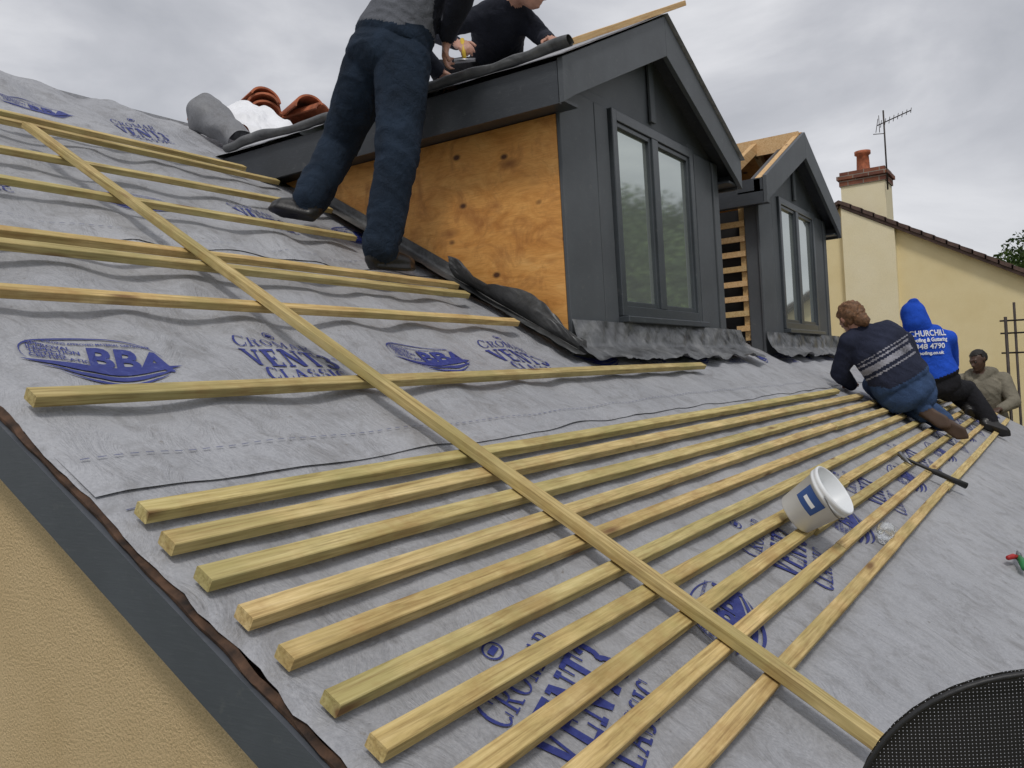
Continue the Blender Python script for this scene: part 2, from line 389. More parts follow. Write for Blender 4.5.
W1=serif('CROMAR',.31,.046,1.25,.13,.06); W2=serif('VENT3',.355,.108,1,.22,.09); W3=serif('CLASSIC',.31,.055,1.15,.18,.085)
TR=tm('®',.03,0)
def put_poly(bm,m,X,s,ang,lift=.0035):
    vs,fs=m; ca,sa=math.cos(ang),math.sin(ang)
    for j,f in enumerate(fs):
        nv=[]
        for i in f:
            x,y=vs[i]; XX=X+x*ca-y*sa; ss=s+x*sa+y*ca
            nv.append(bm.verts.new(RP(XX,ss,hmem(XX,ss)+lift+.00012*(j%7))))
        bm.faces.new(nv).material_index=1
def band(fn_lo,fn_hi,x0,x1,n=14):
    vs=[];fs=[]
    for i in range(n+1):
        x=x0+(x1-x0)*i/n; vs+= [(x,fn_lo(x)),(x,fn_hi(x))]
    for i in range(n): fs.append((2*i,2*i+2,2*i+3,2*i+1))
    return vs,fs
def arc_ring(cx,cy,rx,ry,w,a0,a1,n=24,w2=None):
    vs=[];fs=[]
    for i in range(n+1):
        t=a0+(a1-a0)*i/n; ww=w if w2 is None else w+(w2-w)*math.sin(math.pi*i/n)
        vs+=[(cx+rx*math.cos(t),cy+ry*math.sin(t)),(cx+(rx-ww)*math.cos(t),cy+(ry-ww)*math.sin(t))]
    for i in range(n): fs.append((2*i,2*i+1,2*i+3,2*i+2))
    return vs,fs
def logo_text(bm,X,s,ang,k=1,ky=1):
    put_poly(bm,shift(W1,0,.114*ky,k,ky),X,s,ang)
    put_poly(bm,shift(W2,.0,-.012*ky,k,ky),X,s,ang)
    put_poly(bm,shift(W3,.03*k,-.086*ky,k,ky),X,s,ang)
    put_flat(bm,shift(TR,.37*k,.07*ky,k,ky),X,s,ang)
    put_flat(bm,shift(arc_ring(.17,.200,.026,.019,.004,0,math.tau),0,0,k,ky),X,s,ang)
    put_flat(bm,shift(band(lambda x:.194,lambda x:.206,.156,.184,3),0,0,k,ky),X,s,ang,lift=.0039)
TB=tm('BBA',.115,.004,.12); tiny=[tm(t,.022,.0006) for t in ('APPROVAL','INSPECTION','TESTING','CERTIFICATION')]
tiny2=tm('BUILDING APPROVED MATERIAL CERTIFICATE',.0125,.0003)
def logo_bba(bm,X,s,ang,k=1,ky=1):
    def P(m,l=.0035): put_flat(bm,shift(m,0,0,k,ky),X,s,ang,lift=l)
    P(arc_ring(0,.0,.185,.100,.001,math.radians(25),math.radians(200),30,.006))
    for i,t in enumerate(tiny): P(shift(t,-.165,.038-.020*i))
    P(shift(TB,-.035,-.028)); P(shift(tiny2,-.12,.066))
    # pointed bowl of three nested stripes
    def bowl(x0,x1,top,dep,th):
        n=18; vs=[];fs=[]
        for i in range(n+1):
            t=i/n; x=x0+(x1-x0)*t; b_=math.sin(math.pi*t)**.8
            yt=top+.05*t-dep*b_; vs+=[(x,yt-th*b_),(x,yt)]
        for i in range(n): fs.append((2*i,2*i+2,2*i+3,2*i+1))
        return vs,fs
    P(bowl(-.19,.21,-.040,.012,.034)); P(bowl(-.16,.19,-.062,.032,.018)); P(bowl(-.12,.165,-.085,.038,.011))
for i in range(7):
    a_=math.radians(16)
    logo_text(bm,1.145+1.33*i,.775,a_,1.03,1.1)
    logo_bba(bm,1.97+1.33*i,.83,a_,.92,.95)
    b_=math.radians(-16)
    logo_bba(bm,1.17+1.24*i,2.22,b_,.95,1.15)
    logo_text(bm,1.60+1.24*i,2.20,b_,.8,1.05)
for i in range(4):
    logo_bba(bm,2.10+1.3*i,3.62,-.15,.95); logo_text(bm,1.3+1.3*i,3.6,-.15,.8)
    logo_bba(bm,2.35+1.3*i,4.98,-.1,.95); logo_text(bm,2.8+1.3*i,4.95,-.1,.8)
mem=finish(bm,'roof_membrane',['membrane','ink','dash'],True,house,origin=(5.5,0,-1),recalc=False)
for p in mem.data.polygons:
    if p.material_index: p.use_smooth=False
ridY=S1*CP; ridZ=-1+S1*SP; eY=.30
bm=bmesh.new()
def roofz(Y): return -1+Y*TP
def gable(X):
    return [V((X,eY,-4)),V((X,2*ridY-eY,-4)),V((X,2*ridY-eY,roofz(eY)-.08)),V((X,ridY,ridZ-.08)),V((X,eY,roofz(eY)-.08))]
prism(bm,gable(.88),(VX1-.03-.88,0,0))
finish(bm,'wall','render_tan',parent=house,origin=(.88,2,-4))
bm=bmesh.new()
prism(bm,[V((VX0,ridY+.01,ridZ-.02)),V((VX0,2*ridY,-1)),V((VX0,2*ridY,-1.05)),V((VX0,ridY+.01,ridZ-.07))],(VX1-VX0,0,0))
finish(bm,'rear_roof_slope','membrane',parent=house)
def slope_box(bm,X0,X1,s0,s1,h0,h1,n=1,mi=0):
    pts=[RP(X0,s0,h0),RP(X1,s0,h0),RP(X1,s0,h1),RP(X0,s0,h1)]
    prism(bm,pts,UPS*(s1-s0),mi)
for X0,X1 in ((.822,.850),(VX1+.003,VX1+.03)):
    bm=bmesh.new(); slope_box(bm,X0,X1,S0-.03,S1+.02,-.122,-.030)
    finish(bm,'barge_board','verge_grey',parent=house)
bm=bmesh.new(); slope_box(bm,.852,.879,S0,S1,-.065,-.040); finish(bm,'verge_timber','verge_wood',parent=house)
bm=bmesh.new()
def vt_(u,v):
    s=S0+(S1-S0)*u; n_=noise.noise(V((s*14,2,v))); n2=noise.noise(V((s*45,2,v)))
    P=[(.850,-.0285),(.830+.005*n_,-.0275),(.829+.006*n_+.003*n2,-.022),(.842+.004*n_,-.016+.004*n_+.003*n2)]
    x,h=P[int(round(v*3))]; return RP(x,s,h)
grid(bm,vt_,420,3); finish(bm,'verge_trim','verge_wood',parent=house,recalc=False)
bm=bmesh.new(); box(bm,(VX0,.02,-1.16),(VX1,.045,-.985)); finish(bm,'eaves_fascia','fascia',parent=house)
bm=bmesh.new(); box(bm,(VX0,.05,-1.16),(VX1,.32,-1.14)); finish(bm,'soffit','fascia',parent=house)
# ------------------------------------------------------------ dormers
def dormer(dx,ply):
    X0,X1=3.5+dx,5.58+dx; XC=(X0+X1)/2; YF=1.94
    EX0,EX1=XC-1.22,XC+1.22; EZ=1.425; AZ=2.0; YB=1.80; YR=4.9; BW=.20
    sl=(AZ-EZ)/(XC-EX0)
    d=empty('dormer',(XC,YF,roofz(YF))); setparent(d,house)
    d['label']='grey gabled dormer with plywood cheek' if ply else 'grey gabled dormer with open timber cheek'
    zt=lambda X: EZ+sl*(min(X,2*XC-X)-EX0)
    wx0,wx1,wz0,wz1=XC-.53,XC+.60,.315,1.39
    bm=bmesh.new()
    box(bm,(X0,YF,.05),(wx0-.003,YF+.10,1.44),bev=.004)
    box(bm,(wx1+.003,YF,.05),(X1,YF+.10,1.44),bev=.004)
    box(bm,(wx0-.003,YF+.004,.05),(wx1+.003,YF+.10,wz0-.003))
    prism(bm,[V((X0+.02,YF+.005,wz1+.003)),V((X1-.02,YF+.005,wz1+.003)),V((X1-.02,YF+.005,zt(X1)-.10)),V((XC,YF+.005,AZ-.10)),V((X0+.02,YF+.005,zt(X0)-.10))],(0,.09,0))
    finish(bm,'front_wall','grey',parent=d)
    bm=bmesh.new(); box(bm,(X0-.022,YF-.022,.10),(X0+.33,YF-.002,1.38),bev=.003); finish(bm,'corner_board','grey',parent=d)
    bm=bmesh.new(); box(bm,(X0+.345,YF-.018,.12),(wx0-.02,YF-.002,1.38),bev=.003); finish(bm,'cladding_board','grey',parent=d)
    bm=bmesh.new(); box(bm,(wx1+.05,YF-.022,.10),(X1-.10,YF-.002,1.38),bev=.003); finish(bm,'cladding_board','grey',parent=d)
    bm=bmesh.new(); box(bm,(X1-.085,YF-.03,.10),(X1+.012,YF-.002,1.38),bev=.003); finish(bm,'corner_board','grey',parent=d)
    bm=bmesh.new(); box(bm,(XC+.02,YF-.02,wz1+.05),(XC+.08,YF-.002,AZ-.2),bev=.003); finish(bm,'king_post','grey',parent=d)
    w=empty('window',(XC,YF,wz0)); setparent(w,d)
    bm=bmesh.new(); t=.055; y0,y1=YF-.035,YF+.05
    box(bm,(wx0,y0,wz0),(wx0+t,y1,wz1),bev=.004); box(bm,(wx1-t,y0,wz0),(wx1,y1,wz1),bev=.004)
    box(bm,(wx0+t,y0+.002,wz1-t),(wx1-t,y1,wz1),bev=.003); box(bm,(wx0+t,y0+.002,wz0),(wx1-t,y1,wz0+t),bev=.003)
    xm=(wx0+wx1)/2-.02
    box(bm,(xm-.04,y0+.001,wz0+t),(xm+.04,y1,wz1-t),bev=.003)
    for a,b in ((wx0+t,xm-.04),(xm+.04,wx1-t)):
        q=.026; ya,yb=y0+.012,y1
        box(bm,(a+.002,ya,wz0+t),(a+q,yb,wz1-t),bev=.003); box(bm,(b-q,ya,wz0+t),(b-.002,yb,wz1-t),bev=.003)
        box(bm,(a+q,ya+.001,wz0+t+.001),(b-q,yb,wz0+t+q),bev=.002); box(bm,(a+q,ya+.001,wz1-t-q),(b-q,yb,wz1-t-.001),bev=.002)
    box(bm,(wx0-.02,YF-.075,wz0-.035),(wx1+.02,YF+.0,wz0-.003),bev=.004)
    finish(bm,'frame','grey2',parent=w)
    for a,b in ((wx0+t+.026,xm-.066),(xm+.066,wx1-t-.026)):
        bm=bmesh.new(); box(bm,(a-.004,YF-.002,wz0+t+.022),(b+.004,YF+.012,wz1-t-.022)); finish(bm,'pane','glass',parent=w)
    for sgn in (-1,1):
        bm=bmesh.new(); ex=EX0 if sgn<0 else EX1
        xa=XC+sgn*.0015
        poly=[V((ex,YB,EZ)),V((xa,YB,AZ)),V((xa,YB,AZ-BW*1.12)),V((ex+(-sgn)*.10,YB,EZ-BW+.055)),V((ex,YB,EZ-BW))]
        prism(bm,poly,(0,.028,0))
        bmesh.ops.bevel(bm,geom=bm.edges[:],offset=.002,segments=1,affect='EDGES')
        finish(bm,'barge_board','grey',parent=d)
    for sgn,ex in ((-1,EX0),(1,EX1)):
        bm=bmesh.new(); xs=sorted((ex,ex-sgn*.022)); ye=(EZ+1)/TP+.08
        box(bm,(xs[0],YB+.03,EZ-BW),(xs[1],ye,EZ-.012)); finish(bm,'side_fascia','fascia',parent=d)
        bm=bmesh.new(); xb=X0 if sgn<0 else X1; xs=sorted((ex-sgn*.025,xb))
        box(bm,(xs[0],YB+.03,EZ-BW+.02),(xs[1],ye-.1,EZ-BW+.035)); finish(bm,'soffit','fascia',parent=d)
    for sgn in (-1,1):
        bm=bmesh.new(); ex=EX0 if sgn<0 else EX1
        prism(bm,[V((ex,YB+.03,EZ-.10)),V((XC,YB+.03,AZ-.10)),V((XC,YB+.03,AZ-.112)),V((ex,YB+.03,EZ-.112))],(0,YF-YB+.05,0))
        finish(bm,'soffit','fascia',parent=d)
    if ply:
        bm=bmesh.new()
        for sgn in (-1,1):
            def rf(u,v,sgn=sgn):
                e=EX0-.03 if sgn<0 else EX1+.03
                X=XC+(e-XC)*u; Y=YB-.02+(YR-YB)*v
                z=AZ-sl*abs(X-XC)+.012+.02*abs(noise.noise(V((X*3,Y*3,sgn))))*(.3+v)
                return V((X,Y,z))
            grid(bm,rf,20,50)
        finish(bm,'dormer_roof','membrane',True,parent=d,recalc=False)
    else:
        y=YB+.05
        while y<YR-.3:
            for sgn in (-1,1):
                bm=bmesh.new()
                a=V((XC+sgn*.02,y,AZ-.02)); e=V((EX0 if sgn<0 else EX1,y,EZ-.02))
                prism(bm,[a,e,e-V((0,0,.09)),a-V((0,0,.09))],(0,.045,0)); finish(bm,'rafter','newwood',parent=d)
            y+=.36
        bm=bmesh.new(); box(bm,(XC-.015,YB+.05,AZ-.13),(XC+.015,YR,AZ+.015)); finish(bm,'ridge_board','newwood',parent=d)
        bm=bmesh.new()
        prism(bm,[V((XC+.03,YB+.03,AZ)),V((EX1,YB+.03,EZ)),V((EX1,YB+.03,EZ+.012)),V((XC+.03,YB+.03,AZ+.012))],(0,YR-YB-.2,0))
        finish(bm,'sheathing','ply',parent=d)
        bm=bmesh.new()
        prism(bm,[V((EX0+.02,2.35,EZ+.004)),V((XC-.25,2.35,EZ+.004+sl*(XC-.25-EX0-.02))),V((XC-.25,2.35,EZ+.016+sl*(XC-.25-EX0-.02))),V((EX0+.02,2.35,EZ+.016))],(0,1.3,0))
        finish(bm,'sheathing','ply',parent=d)
    for sgn,X in ((-1,X0),(1,X1)):
        ys=YF+.001
        poly=[V((X+sgn*.018,ys,roofz(ys)-.02)),V((X+sgn*.018,(EZ-BW+.03+1)/TP,EZ-BW+.015)),V((X+sgn*.018,ys,EZ-BW+.015))]
        if ply or sgn>0:
            bm=bmesh.new(); prism(bm,poly,(-sgn*.016,0,0)); finish(bm,'cheek','ply',parent=d)
        else:
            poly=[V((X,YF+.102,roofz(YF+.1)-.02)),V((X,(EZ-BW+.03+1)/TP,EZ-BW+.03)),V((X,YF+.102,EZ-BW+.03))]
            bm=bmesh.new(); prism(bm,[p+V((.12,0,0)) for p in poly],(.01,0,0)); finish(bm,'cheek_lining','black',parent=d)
            y=YF+.102
            while y<3.3:
                bm=bmesh.new(); box(bm,(X+.02,y,roofz(y)),(X+.11,y+.045,EZ-BW+.02)); finish(bm,'cheek_stud','newwood',parent=d)
                y+=.42
            z=.30
            while z<1.15:
                ye=(z+1)/TP-.02
                bm=bmesh.new(); box(bm,(X-.006,YF+.103,z),(X+.019,ye,z+.042)); finish(bm,'cheek_slat','newwood',parent=d)
                z+=.115
    bm=bmesh.new()
    def ap(u,v):
        X=X0-.06+(X1-X0+.36)*u
        w_=noise.noise(V((X*4,v*2,dx)));w2=noise.noise(V((X*10+v*2,v*2,dx+4))); w3=abs(noise.noise(V((X*22-v*3,v*3,dx))))
        if v<.45:
            k=v/.45; Y=YF-.03-.03*k; z=.280-(.280-roofz(YF-.06)-.03)*k
            return V((X,Y-.014*w_-.012*w2-.011*w3-.01,z))
        k=(v-.45)/.55; s=(YF-.06)/CP-(.13+.05*noise.noise(V((X*2,0,dx)))+.016*noise.noise(V((X*8,0,dx))))*k
        return RP(X,s,.02*(1-k)+.008+.034*k*max(-.2,w_)+.014*w2+.011*w3+.010*k+.022*max(0,k-.75)*4*(.5+w_))
    grid(bm,ap,200,20)
    finish(bm,'lead_apron','lead',True,parent=d,recalc=False)
    if ply:
        bm=bmesh.new()
        def ck(u,v):
            s=2.15+(4.2-2.15)*u; w_=noise.noise(V((s*4,v*2,3))); w2=noise.noise(V((s*11,v*3,7)))
            if v<.4:
                k=v/.4; p=RP(X0-.028-.004*abs(w2),s,0); return p+V((0,0,(.06*(1-k)+.01)))
            k=(v-.4)/.6; return RP(X0-.034-(.11+.02*w_)*k,s,.004+.004*(1+w_)+.003*w2+.008*k*abs(w2))
        grid(bm,ck,90,12); finish(bm,'side_flashing','lead_dark',True,parent=d,recalc=False)
        bm=bmesh.new()
        def cl(u,v):
            # loose flap fanning out and up at the foot of the cheek
            s=2.20+.78*u; wd=.17*(1-.45*abs(u-.55)*2)+.02*noise.noise(V((s*6,0,1)))
            w_=noise.noise(V((s*5+v,v*2,1))); w2=abs(noise.noise(V((s*13-v*4,v*4,3))))
            a=math.radians(28+30*v+16*math.sin(7*u))
            return RP(X0-.05-wd*v*math.cos(a)-.02*w2*v,s+.10*v*(u-.3),.012+wd*v*math.sin(a)*.85+.028*w_*v+.022*w2*v)
        grid(bm,cl,80,20); finish(bm,'curled_flashing','lead_dark',True,parent=d,recalc=False)
    return d
dormer(0,True); dormer(3.02,False)
# ------------------------------------------------------------ battens
def batten(p0,p1,up,w=.038,t=.025,mat='batten',label='sawn pale timber batten fixed across the grey roof membrane',bow=.004,name='roof_batten',group='roof battens',n=14):
    p0=V(p0);p1=V(p1); L=(p1-p0).length; x=(p1-p0).normalized(); z=(V(up)-x*V(up).dot(x)).normalized(); y=z.cross(x)
    bm=bmesh.new(); sd=random.random()*100
    rings=[]; c=.0018
    prof=[(-w/2+c,0),(w/2-c,0),(w/2,c),(w/2,t-c),(w/2-c,t),(-w/2+c,t),(-w/2,t-c),(-w/2,c)]
    for i in range(n+1):
        u=i/n; dy=bow*math.sin(math.pi*u+sd)+.0015*noise.noise(V((u*9,sd,0))); dz=.0012*noise.noise(V((u*8,sd,4)))+.001
        rings.append([bm.verts.new((u*L,a+dy,b+dz)) for a,b in prof])
    for i in range(n):
        for k in range(8): bm.faces.new((rings[i][k],rings[i+1][k],rings[i+1][(k+1)%8],rings[i][(k+1)%8]))
    bm.faces.new(rings[0]); bm.faces.new(rings[-1][::-1])
    bmesh.ops.recalc_face_normals(bm,faces=bm.faces)
    me=bpy.data.meshes.new(name); bm.to_mesh(me); bm.free(); me.materials.append(M[mat])
    o=bpy.data.objects.new(name,me); o.matrix_world=Matrix((( x.x,y.x,z.x,p0.x),(x.y,y.y,z.y,p0.y),(x.z,y.z,z.z,p0.z),(0,0,0,1))); link(o)
    tag(o,label,'batten',group); return o
for (s0,s1,Xa,Xb) in ((4.46,4.40,.84,3.2),(4.33,4.24,.86,3.31),(3.80,3.85,.85,3.36),(3.44,3.40,.85,3.12),(2.92,2.87,.84,3.32),(2.82,2.76,.86,3.27),(2.50,2.46,.85,3.29),(1.98,1.99,.88,4.55)):
    batten(RP(Xa,s0),RP(Xb,s1),NRM,w=.04)
ss=[1.57,1.47,1.37,1.27,1.17,1.07,.97,.87,.77,.66]
for i,s in enumerate(ss):
    Xs=.868+random.uniform(-.010,.008)
    if i<4:
        j=6.0+random.uniform(-.4,.5); segs=[(Xs,j)] if i<2 else [(Xs,4.2+i*.2),(4.21+i*.2,9.0)]
        if i==0: segs=[(Xs,6.1)]
    else:
        j=random.choice([2.95,3.6,4.6,5.3])+random.uniform(-.2,.2); segs=[(Xs,j),(j+.006,9.9 if i>5 else 9.4)]
    for a,b in segs:
        batten(RP(a,s+random.uniform(-.005,.005)),RP(b,s+random.uniform(-.006,.006)),NRM,w=random.uniform(.036,.042),n=20)
batten(RP(1.90,4.16,.030),RP(1.765,.425,.030),NRM,w=.042,t=.027,label='long pale timber batten laid loose up the slope over the others',bow=.006,n=24)
batten(V((3.42,1.83,1.50)),V((4.92,1.83,2.19)),V((-.4,0,1)),w=.05,t=.03,mat='newwood',label='timber strip lying along the top of the dormer gable',group=None)
# ------------------------------------------------------------ loose rolls at the dormer eaves and ridge
bm=bmesh.new()
def er(u,v):
    Y=1.76+2.3*u; a=v*math.tau*1.2; r=.034+.012*noise.noise(V((Y*3,0,0)))-.014*v+.010*noise.noise(V((Y*9,v*4,0)))
    return V((3.35-.02+r*math.cos(a)+.03*noise.noise(V((Y*1.5,2,2))),Y,1.470+r*math.sin(a)*.85+.024*noise.noise(V((Y*2.5,5,0)))))
grid(bm,er,80,20)
tag(finish(bm,'membrane_roll','lead_dark',True,recalc=False),'loose rolled dark grey sheet along the dormer eaves','roofing membrane')
bm=bmesh.new()
def rr(u,v):
    a=v*math.radians(290)-.9; r=.080+.03*v+.022*noise.noise(V((u*4,v*5,0)))
    ax=RP(3.56,5.34,.10).lerp(RP(3.50,4.84,.08),u)
    return ax+XA*(r*math.cos(a)*(1+.35*(1-u)))+NRM*(r*math.sin(a)*(1.3-.65*u))
grid(bm,rr,24,40)
tag(finish(bm,'membrane_roll','membrane_dark',True,recalc=False),'loose curled roll of grey membrane lying near the ridge','roofing membrane')
bm=bmesh.new()
def wsf(u,v):
    return RP(3.60+.34*u,4.72+.72*v,.07+.05*noise.noise(V((u*3,v*4,0)))+.03*abs(noise.noise(V((u*9,v*8,0))))+.05*math.sin(v*3))+V((0,0,.15*u))
grid(bm,wsf,36,36)
tag(finish(bm,'plastic_sheet','whitesheet',True,recalc=False),'crumpled white plastic sheet tucked against the dormer roof','plastic sheet')
def ridge_tile(loc,rotz,tilt):
    bm=bmesh.new(); r=.115; L=.36; n=14
    def fo(u,v,rad):
        a=math.radians(12+156*u); return V((rad*math.cos(a),L*(v-.5),rad*math.sin(a)*.85-.03))
    A=grid(bm,lambda u,v:fo(u,v,r),n,1); B=grid(bm,lambda u,v:fo(u,v,r-.016),n,1)
    for i in range(n):
        bm.faces.new((A[i][0],A[i+1][0],B[i+1][0],B[i][0])); bm.faces.new((A[i][1],A[i+1][1],B[i+1][1],B[i][1]))
    for i in (0,n): bm.faces.new((A[i][0],A[i][1],B[i][1],B[i][0]))
    m=Matrix.Rotation(rotz,4,'Z')@Matrix.Rotation(tilt,4,'Y')@Matrix.Rotation(-.08,4,'X')
    for v in bm.verts: v.co=m@v.co+V(loc)
    o=finish(bm,'ridge_tile','terracotta'); tag(o,'half-round red clay ridge tile stacked by the roof ridge','roof tile','stacked ridge tiles')
for k,(x,y,z,rz,ti) in enumerate(((4.02,4.98,1.95,.2,.05),(4.02,4.97,1.985,.5,.12),(4.20,4.72,1.94,-.95,-.15),(4.19,4.73,1.985,-.5,.1),(4.21,4.70,2.035,-.8,-.05),(4.17,4.75,2.08,-.3,.2),(4.42,4.54,2.0,.2,.1),(4.39,4.56,2.04,-.3,-.2))):
    ridge_tile((x,y,z),rz,ti)
# ------------------------------------------------------------ bucket
def lathe(bm,prof,seg=40,mi=0):
    rings=[[bm.verts.new((r*math.cos(math.tau*k/seg),r*math.sin(math.tau*k/seg),z)) for k in range(seg)] for r,z in prof]
    for i in range(len(rings)-1):
        for k in range(seg):
            f=bm.faces.new((rings[i][k],rings[i][(k+1)%seg],rings[i+1][(k+1)%seg],rings[i+1][k])); f.material_index=mi
    return rings
BS=.76
axis=(NRM*.82+V((0,-CP,-SP))*.40+XA*-.04).normalized()
bx=XA-axis*XA.dot(axis); bx.normalize(); by=axis.cross(bx)
base=V((2.79,.765,-.474))
BMt=Matrix(((bx.x*BS,by.x*BS,axis.x*BS,base.x),(bx.y*BS,by.y*BS,axis.y*BS,base.y),(bx.z*BS,by.z*BS,axis.z*BS,base.z),(0,0,0,1)))
bm=bmesh.new()
lathe(bm,[(.001,0),(.082,0),(.088,.006),(.107,.17),(.114,.172),(.114,.182),(.110,.186),(.115,.192),(.115,.204),(.109,.208),(.105,.204),(.086,.012),(.001,.010)])
bmesh.ops.transform(bm,matrix=BMt,verts=bm.verts)
bucket=finish(bm,'body','white',True,origin=base)
bk=empty('bucket',base); setparent(bucket,bk)
tag(bk,'white plastic bucket with blue label tipped on the battens','bucket')
bm=bmesh.new()
def lab(u,v,a0=140,a1=62,z0=.085,z1=.16,e=.0012):
    a=math.radians(a0+a1*u); z=z0+(z1-z0)*v; rr_=.0885+(z-.006)*.019/.164+e
    return BMt@V((rr_*math.cos(a),rr_*math.sin(a),z))
grid(bm,lab,14,4); finish(bm,'label','blue_label',True,parent=bk,recalc=False)
bm=bmesh.new(); grid(bm,lambda u,v:lab(u,v,155,34,.110,.128,.0022),14,2); finish(bm,'label_stripe','white',True,parent=bk,recalc=False)
bm=bmesh.new(); tube(bm,[BMt@V((.117*math.cos(t),-.117*math.sin(t)*.98,.19-.03*math.sin(t))) for t in [math.pi*k/20 for k in range(21)]],.0018,6)
finish(bm,'handle','metal',True,parent=bk)
# ------------------------------------------------------------ hammer, bottle, snips
hm=empty('hammer',RP(4.85,.75,.03)); tag(hm,'black handled claw hammer lying across the battens','hammer')
bm=bmesh.new(); h0=RP(4.81,.90,.042); h1=RP(4.96,.585,.042); dd=(h1-h0).normalized(); sd=dd.cross(NRM)
tube(bm,[h0,h0.lerp(h1,.45),h0.lerp(h1,.5),h0.lerp(h1,.75),h1],[.008,.009,.015,.013,.017],10); finish(bm,'handle','rubber',True,parent=hm)
bm=bmesh.new(); tube(bm,[h0-sd*.065,h0-sd*.045,h0-sd*.04,h0+sd*.01,h0+sd*.05+dd*.008,h0+sd*.08+dd*.028],[.014,.014,.010,.012,.009,.003],10); finish(bm,'head','metal',True,parent=hm)
bm=bmesh.new(); p0=RP(3.27,.70,.032); p1=RP(3.36,.71,.034); a=(p1-p0).normalized()
tube(bm,[p0,p0+a*.01,p0+a*.05,p0+a*.075,p0+a*.085,p0+a*.10],[.02,.03,.031,.022,.012,.012],18)
for v in bm.verts: v.co+=V((noise.noise(v.co*60),noise.noise(v.co*60+V((5,5,5))),noise.noise(v.co*50)))*.008
o=finish(bm,'plastic_bottle','clear',True); tag(o,'crumpled clear plastic bottle lying between two battens','bottle')
sn=empty('snips',RP(4.10,.26,.0)); tag(sn,'pair of snips with green and red grips on the membrane','hand tool')
p=RP(4.11,.27,.02)
bm=bmesh.new(); tube(bm,[p,p+XA*-.05+UPS*-.02,p+XA*-.13+UPS*-.03],[.012,.017,.013],8); finish(bm,'grip','green',True,parent=sn)
bm=bmesh.new(); tube(bm,[p,p+XA*-.04+UPS*.02,p+XA*-.11+UPS*.035],[.008,.012,.010],8); finish(bm,'grip','red',True,parent=sn)
bm=bmesh.new(); tube(bm,[p,p+XA*.04,p+XA*.10+UPS*.01],[.014,.012,.003],8); finish(bm,'blade','metal',True,parent=sn)
# ------------------------------------------------------------ scaffold
scf=empty('scaffold',(5.5,-.6,-4)); tag(scf,'dark steel tube scaffold with timber boards beside the eaves','scaffold')
for y in (-.15,-.39,-.63,-.87,-1.11):
    bm=bmesh.new(); box(bm,(-1.5,y-.11,-1.34),(12,y+.11,-1.302),bev=.004); finish(bm,'board','board',parent=scf)
for y in (.2,.44,.68,.92,1.16):
    bm=bmesh.new(); box(bm,(10.5,y-.11,-1.70),(12,y+.11,-1.662),bev=.004); finish(bm,'board','board',parent=scf)
def pole(a,b,r=.024):
    bm=bmesh.new(); tube(bm,[a,b],r,12); finish(bm,'pole','steel',True,parent=scf)
for x in (-1.2,1.2,3.6,6,8.4,10.6): pole((x,-1.28,-4),(x,-1.28,.1))
pole((-1.5,-1.33,-.3),(12,-1.33,-.3)); pole((-1.5,-1.33,-.8),(12,-1.33,-.8))
pole((11.0,.58,-4),(11.0,.58,.42),.017); pole((11.9,.53,-4),(11.9,.53,.62),.015)
for z in (.38,.24,.02): pole((11.05,.64,z),(11.05,-1.4,z-.05),.010)
pole((10.45,-1.2,-1.73),(10.45,1.5,-1.73)); pole((11.8,-1.2,-1.73),(11.8,1.5,-1.73))
# ------------------------------------------------------------ mesh chair
ch=empty('mesh_chair',(1.1,-.25,-1.3)); tag(ch,'black woven mesh chair standing on the scaffold boards','chair')
cf=V((.838,.546,0)); cr=V((.546,-.838,0)); up=V((0,0,1))
cc=cf*.84+cr*.495+up*-.485
tl=(up*.95-cf*.12).normalized()
CR=.182
def backp(a,rad=1.0):
    c,s=math.cos(a),math.sin(a); n=2.25
    x=abs(c)**(2/n)*(1 if c>0 else -1)*CR*rad; z=abs(s)**(2/n)*(1 if s>0 else -1)*CR*rad
    return x,z
ML=Matrix(((cr.x,-cf.x,tl.x,cc.x),(cr.y,-cf.y,tl.y,cc.y),(cr.z,-cf.z,tl.z,cc.z),(0,0,0,1)))
bm=bmesh.new(); tube(bm,[ML@V((backp(math.tau*k/64)[0],0.03*(1-(backp(math.tau*k/64)[0]/.2)**2)-.03,backp(math.tau*k/64)[1])) for k in range(65)],.003,8,cap=False); finish(bm,'frame','rubber',True,parent=ch)
bm=bmesh.new()
c0=bm.verts.new((0,.0,0)); prev=None
for j in range(1,11):
    ring=[]
    for k in range(48):
        x,z=backp(math.tau*k/48,j/10); ring.append(bm.verts.new((x,.03*(1-(x/.2)**2)-.03,z)))
    for k in range(48):
        if prev is None: bm.faces.new((c0,ring[k],ring[(k+1)%48]))
        else: bm.faces.new((prev[k],ring[k],ring[(k+1)%48],prev[(k+1)%48]))
    prev=ring
me=bpy.data.meshes.new('backrest'); bm.to_mesh(me); bm.free(); me.materials.append(M['meshfab'])
for p_ in me.polygons: p_.use_smooth=True
bo=bpy.data.objects.new('backrest',me); link(bo); bo.parent=ch; bo.matrix_local=Matrix.Translation(-V(ch.location))@ML
bm=bmesh.new(); box(bm,(.9,-.50,-.90),(1.32,-.08,-.87),bev=.008); finish(bm,'seat','rubber',parent=ch)
for x,y in ((.93,-.47),(1.29,-.47),(.93,-.11),(1.29,-.11)):
    bm=bmesh.new(); tube(bm,[(x,y,-.9),(x,y,-1.302)],.011,8); finish(bm,'leg','rubber',True,parent=ch)
bm=bmesh.new(); tube(bm,[(1.10,-.08,-.885),(1.08,-.0,-.86),ML@V((0,0,-CR))],.012,8); finish(bm,'back_support','rubber',True,parent=ch)
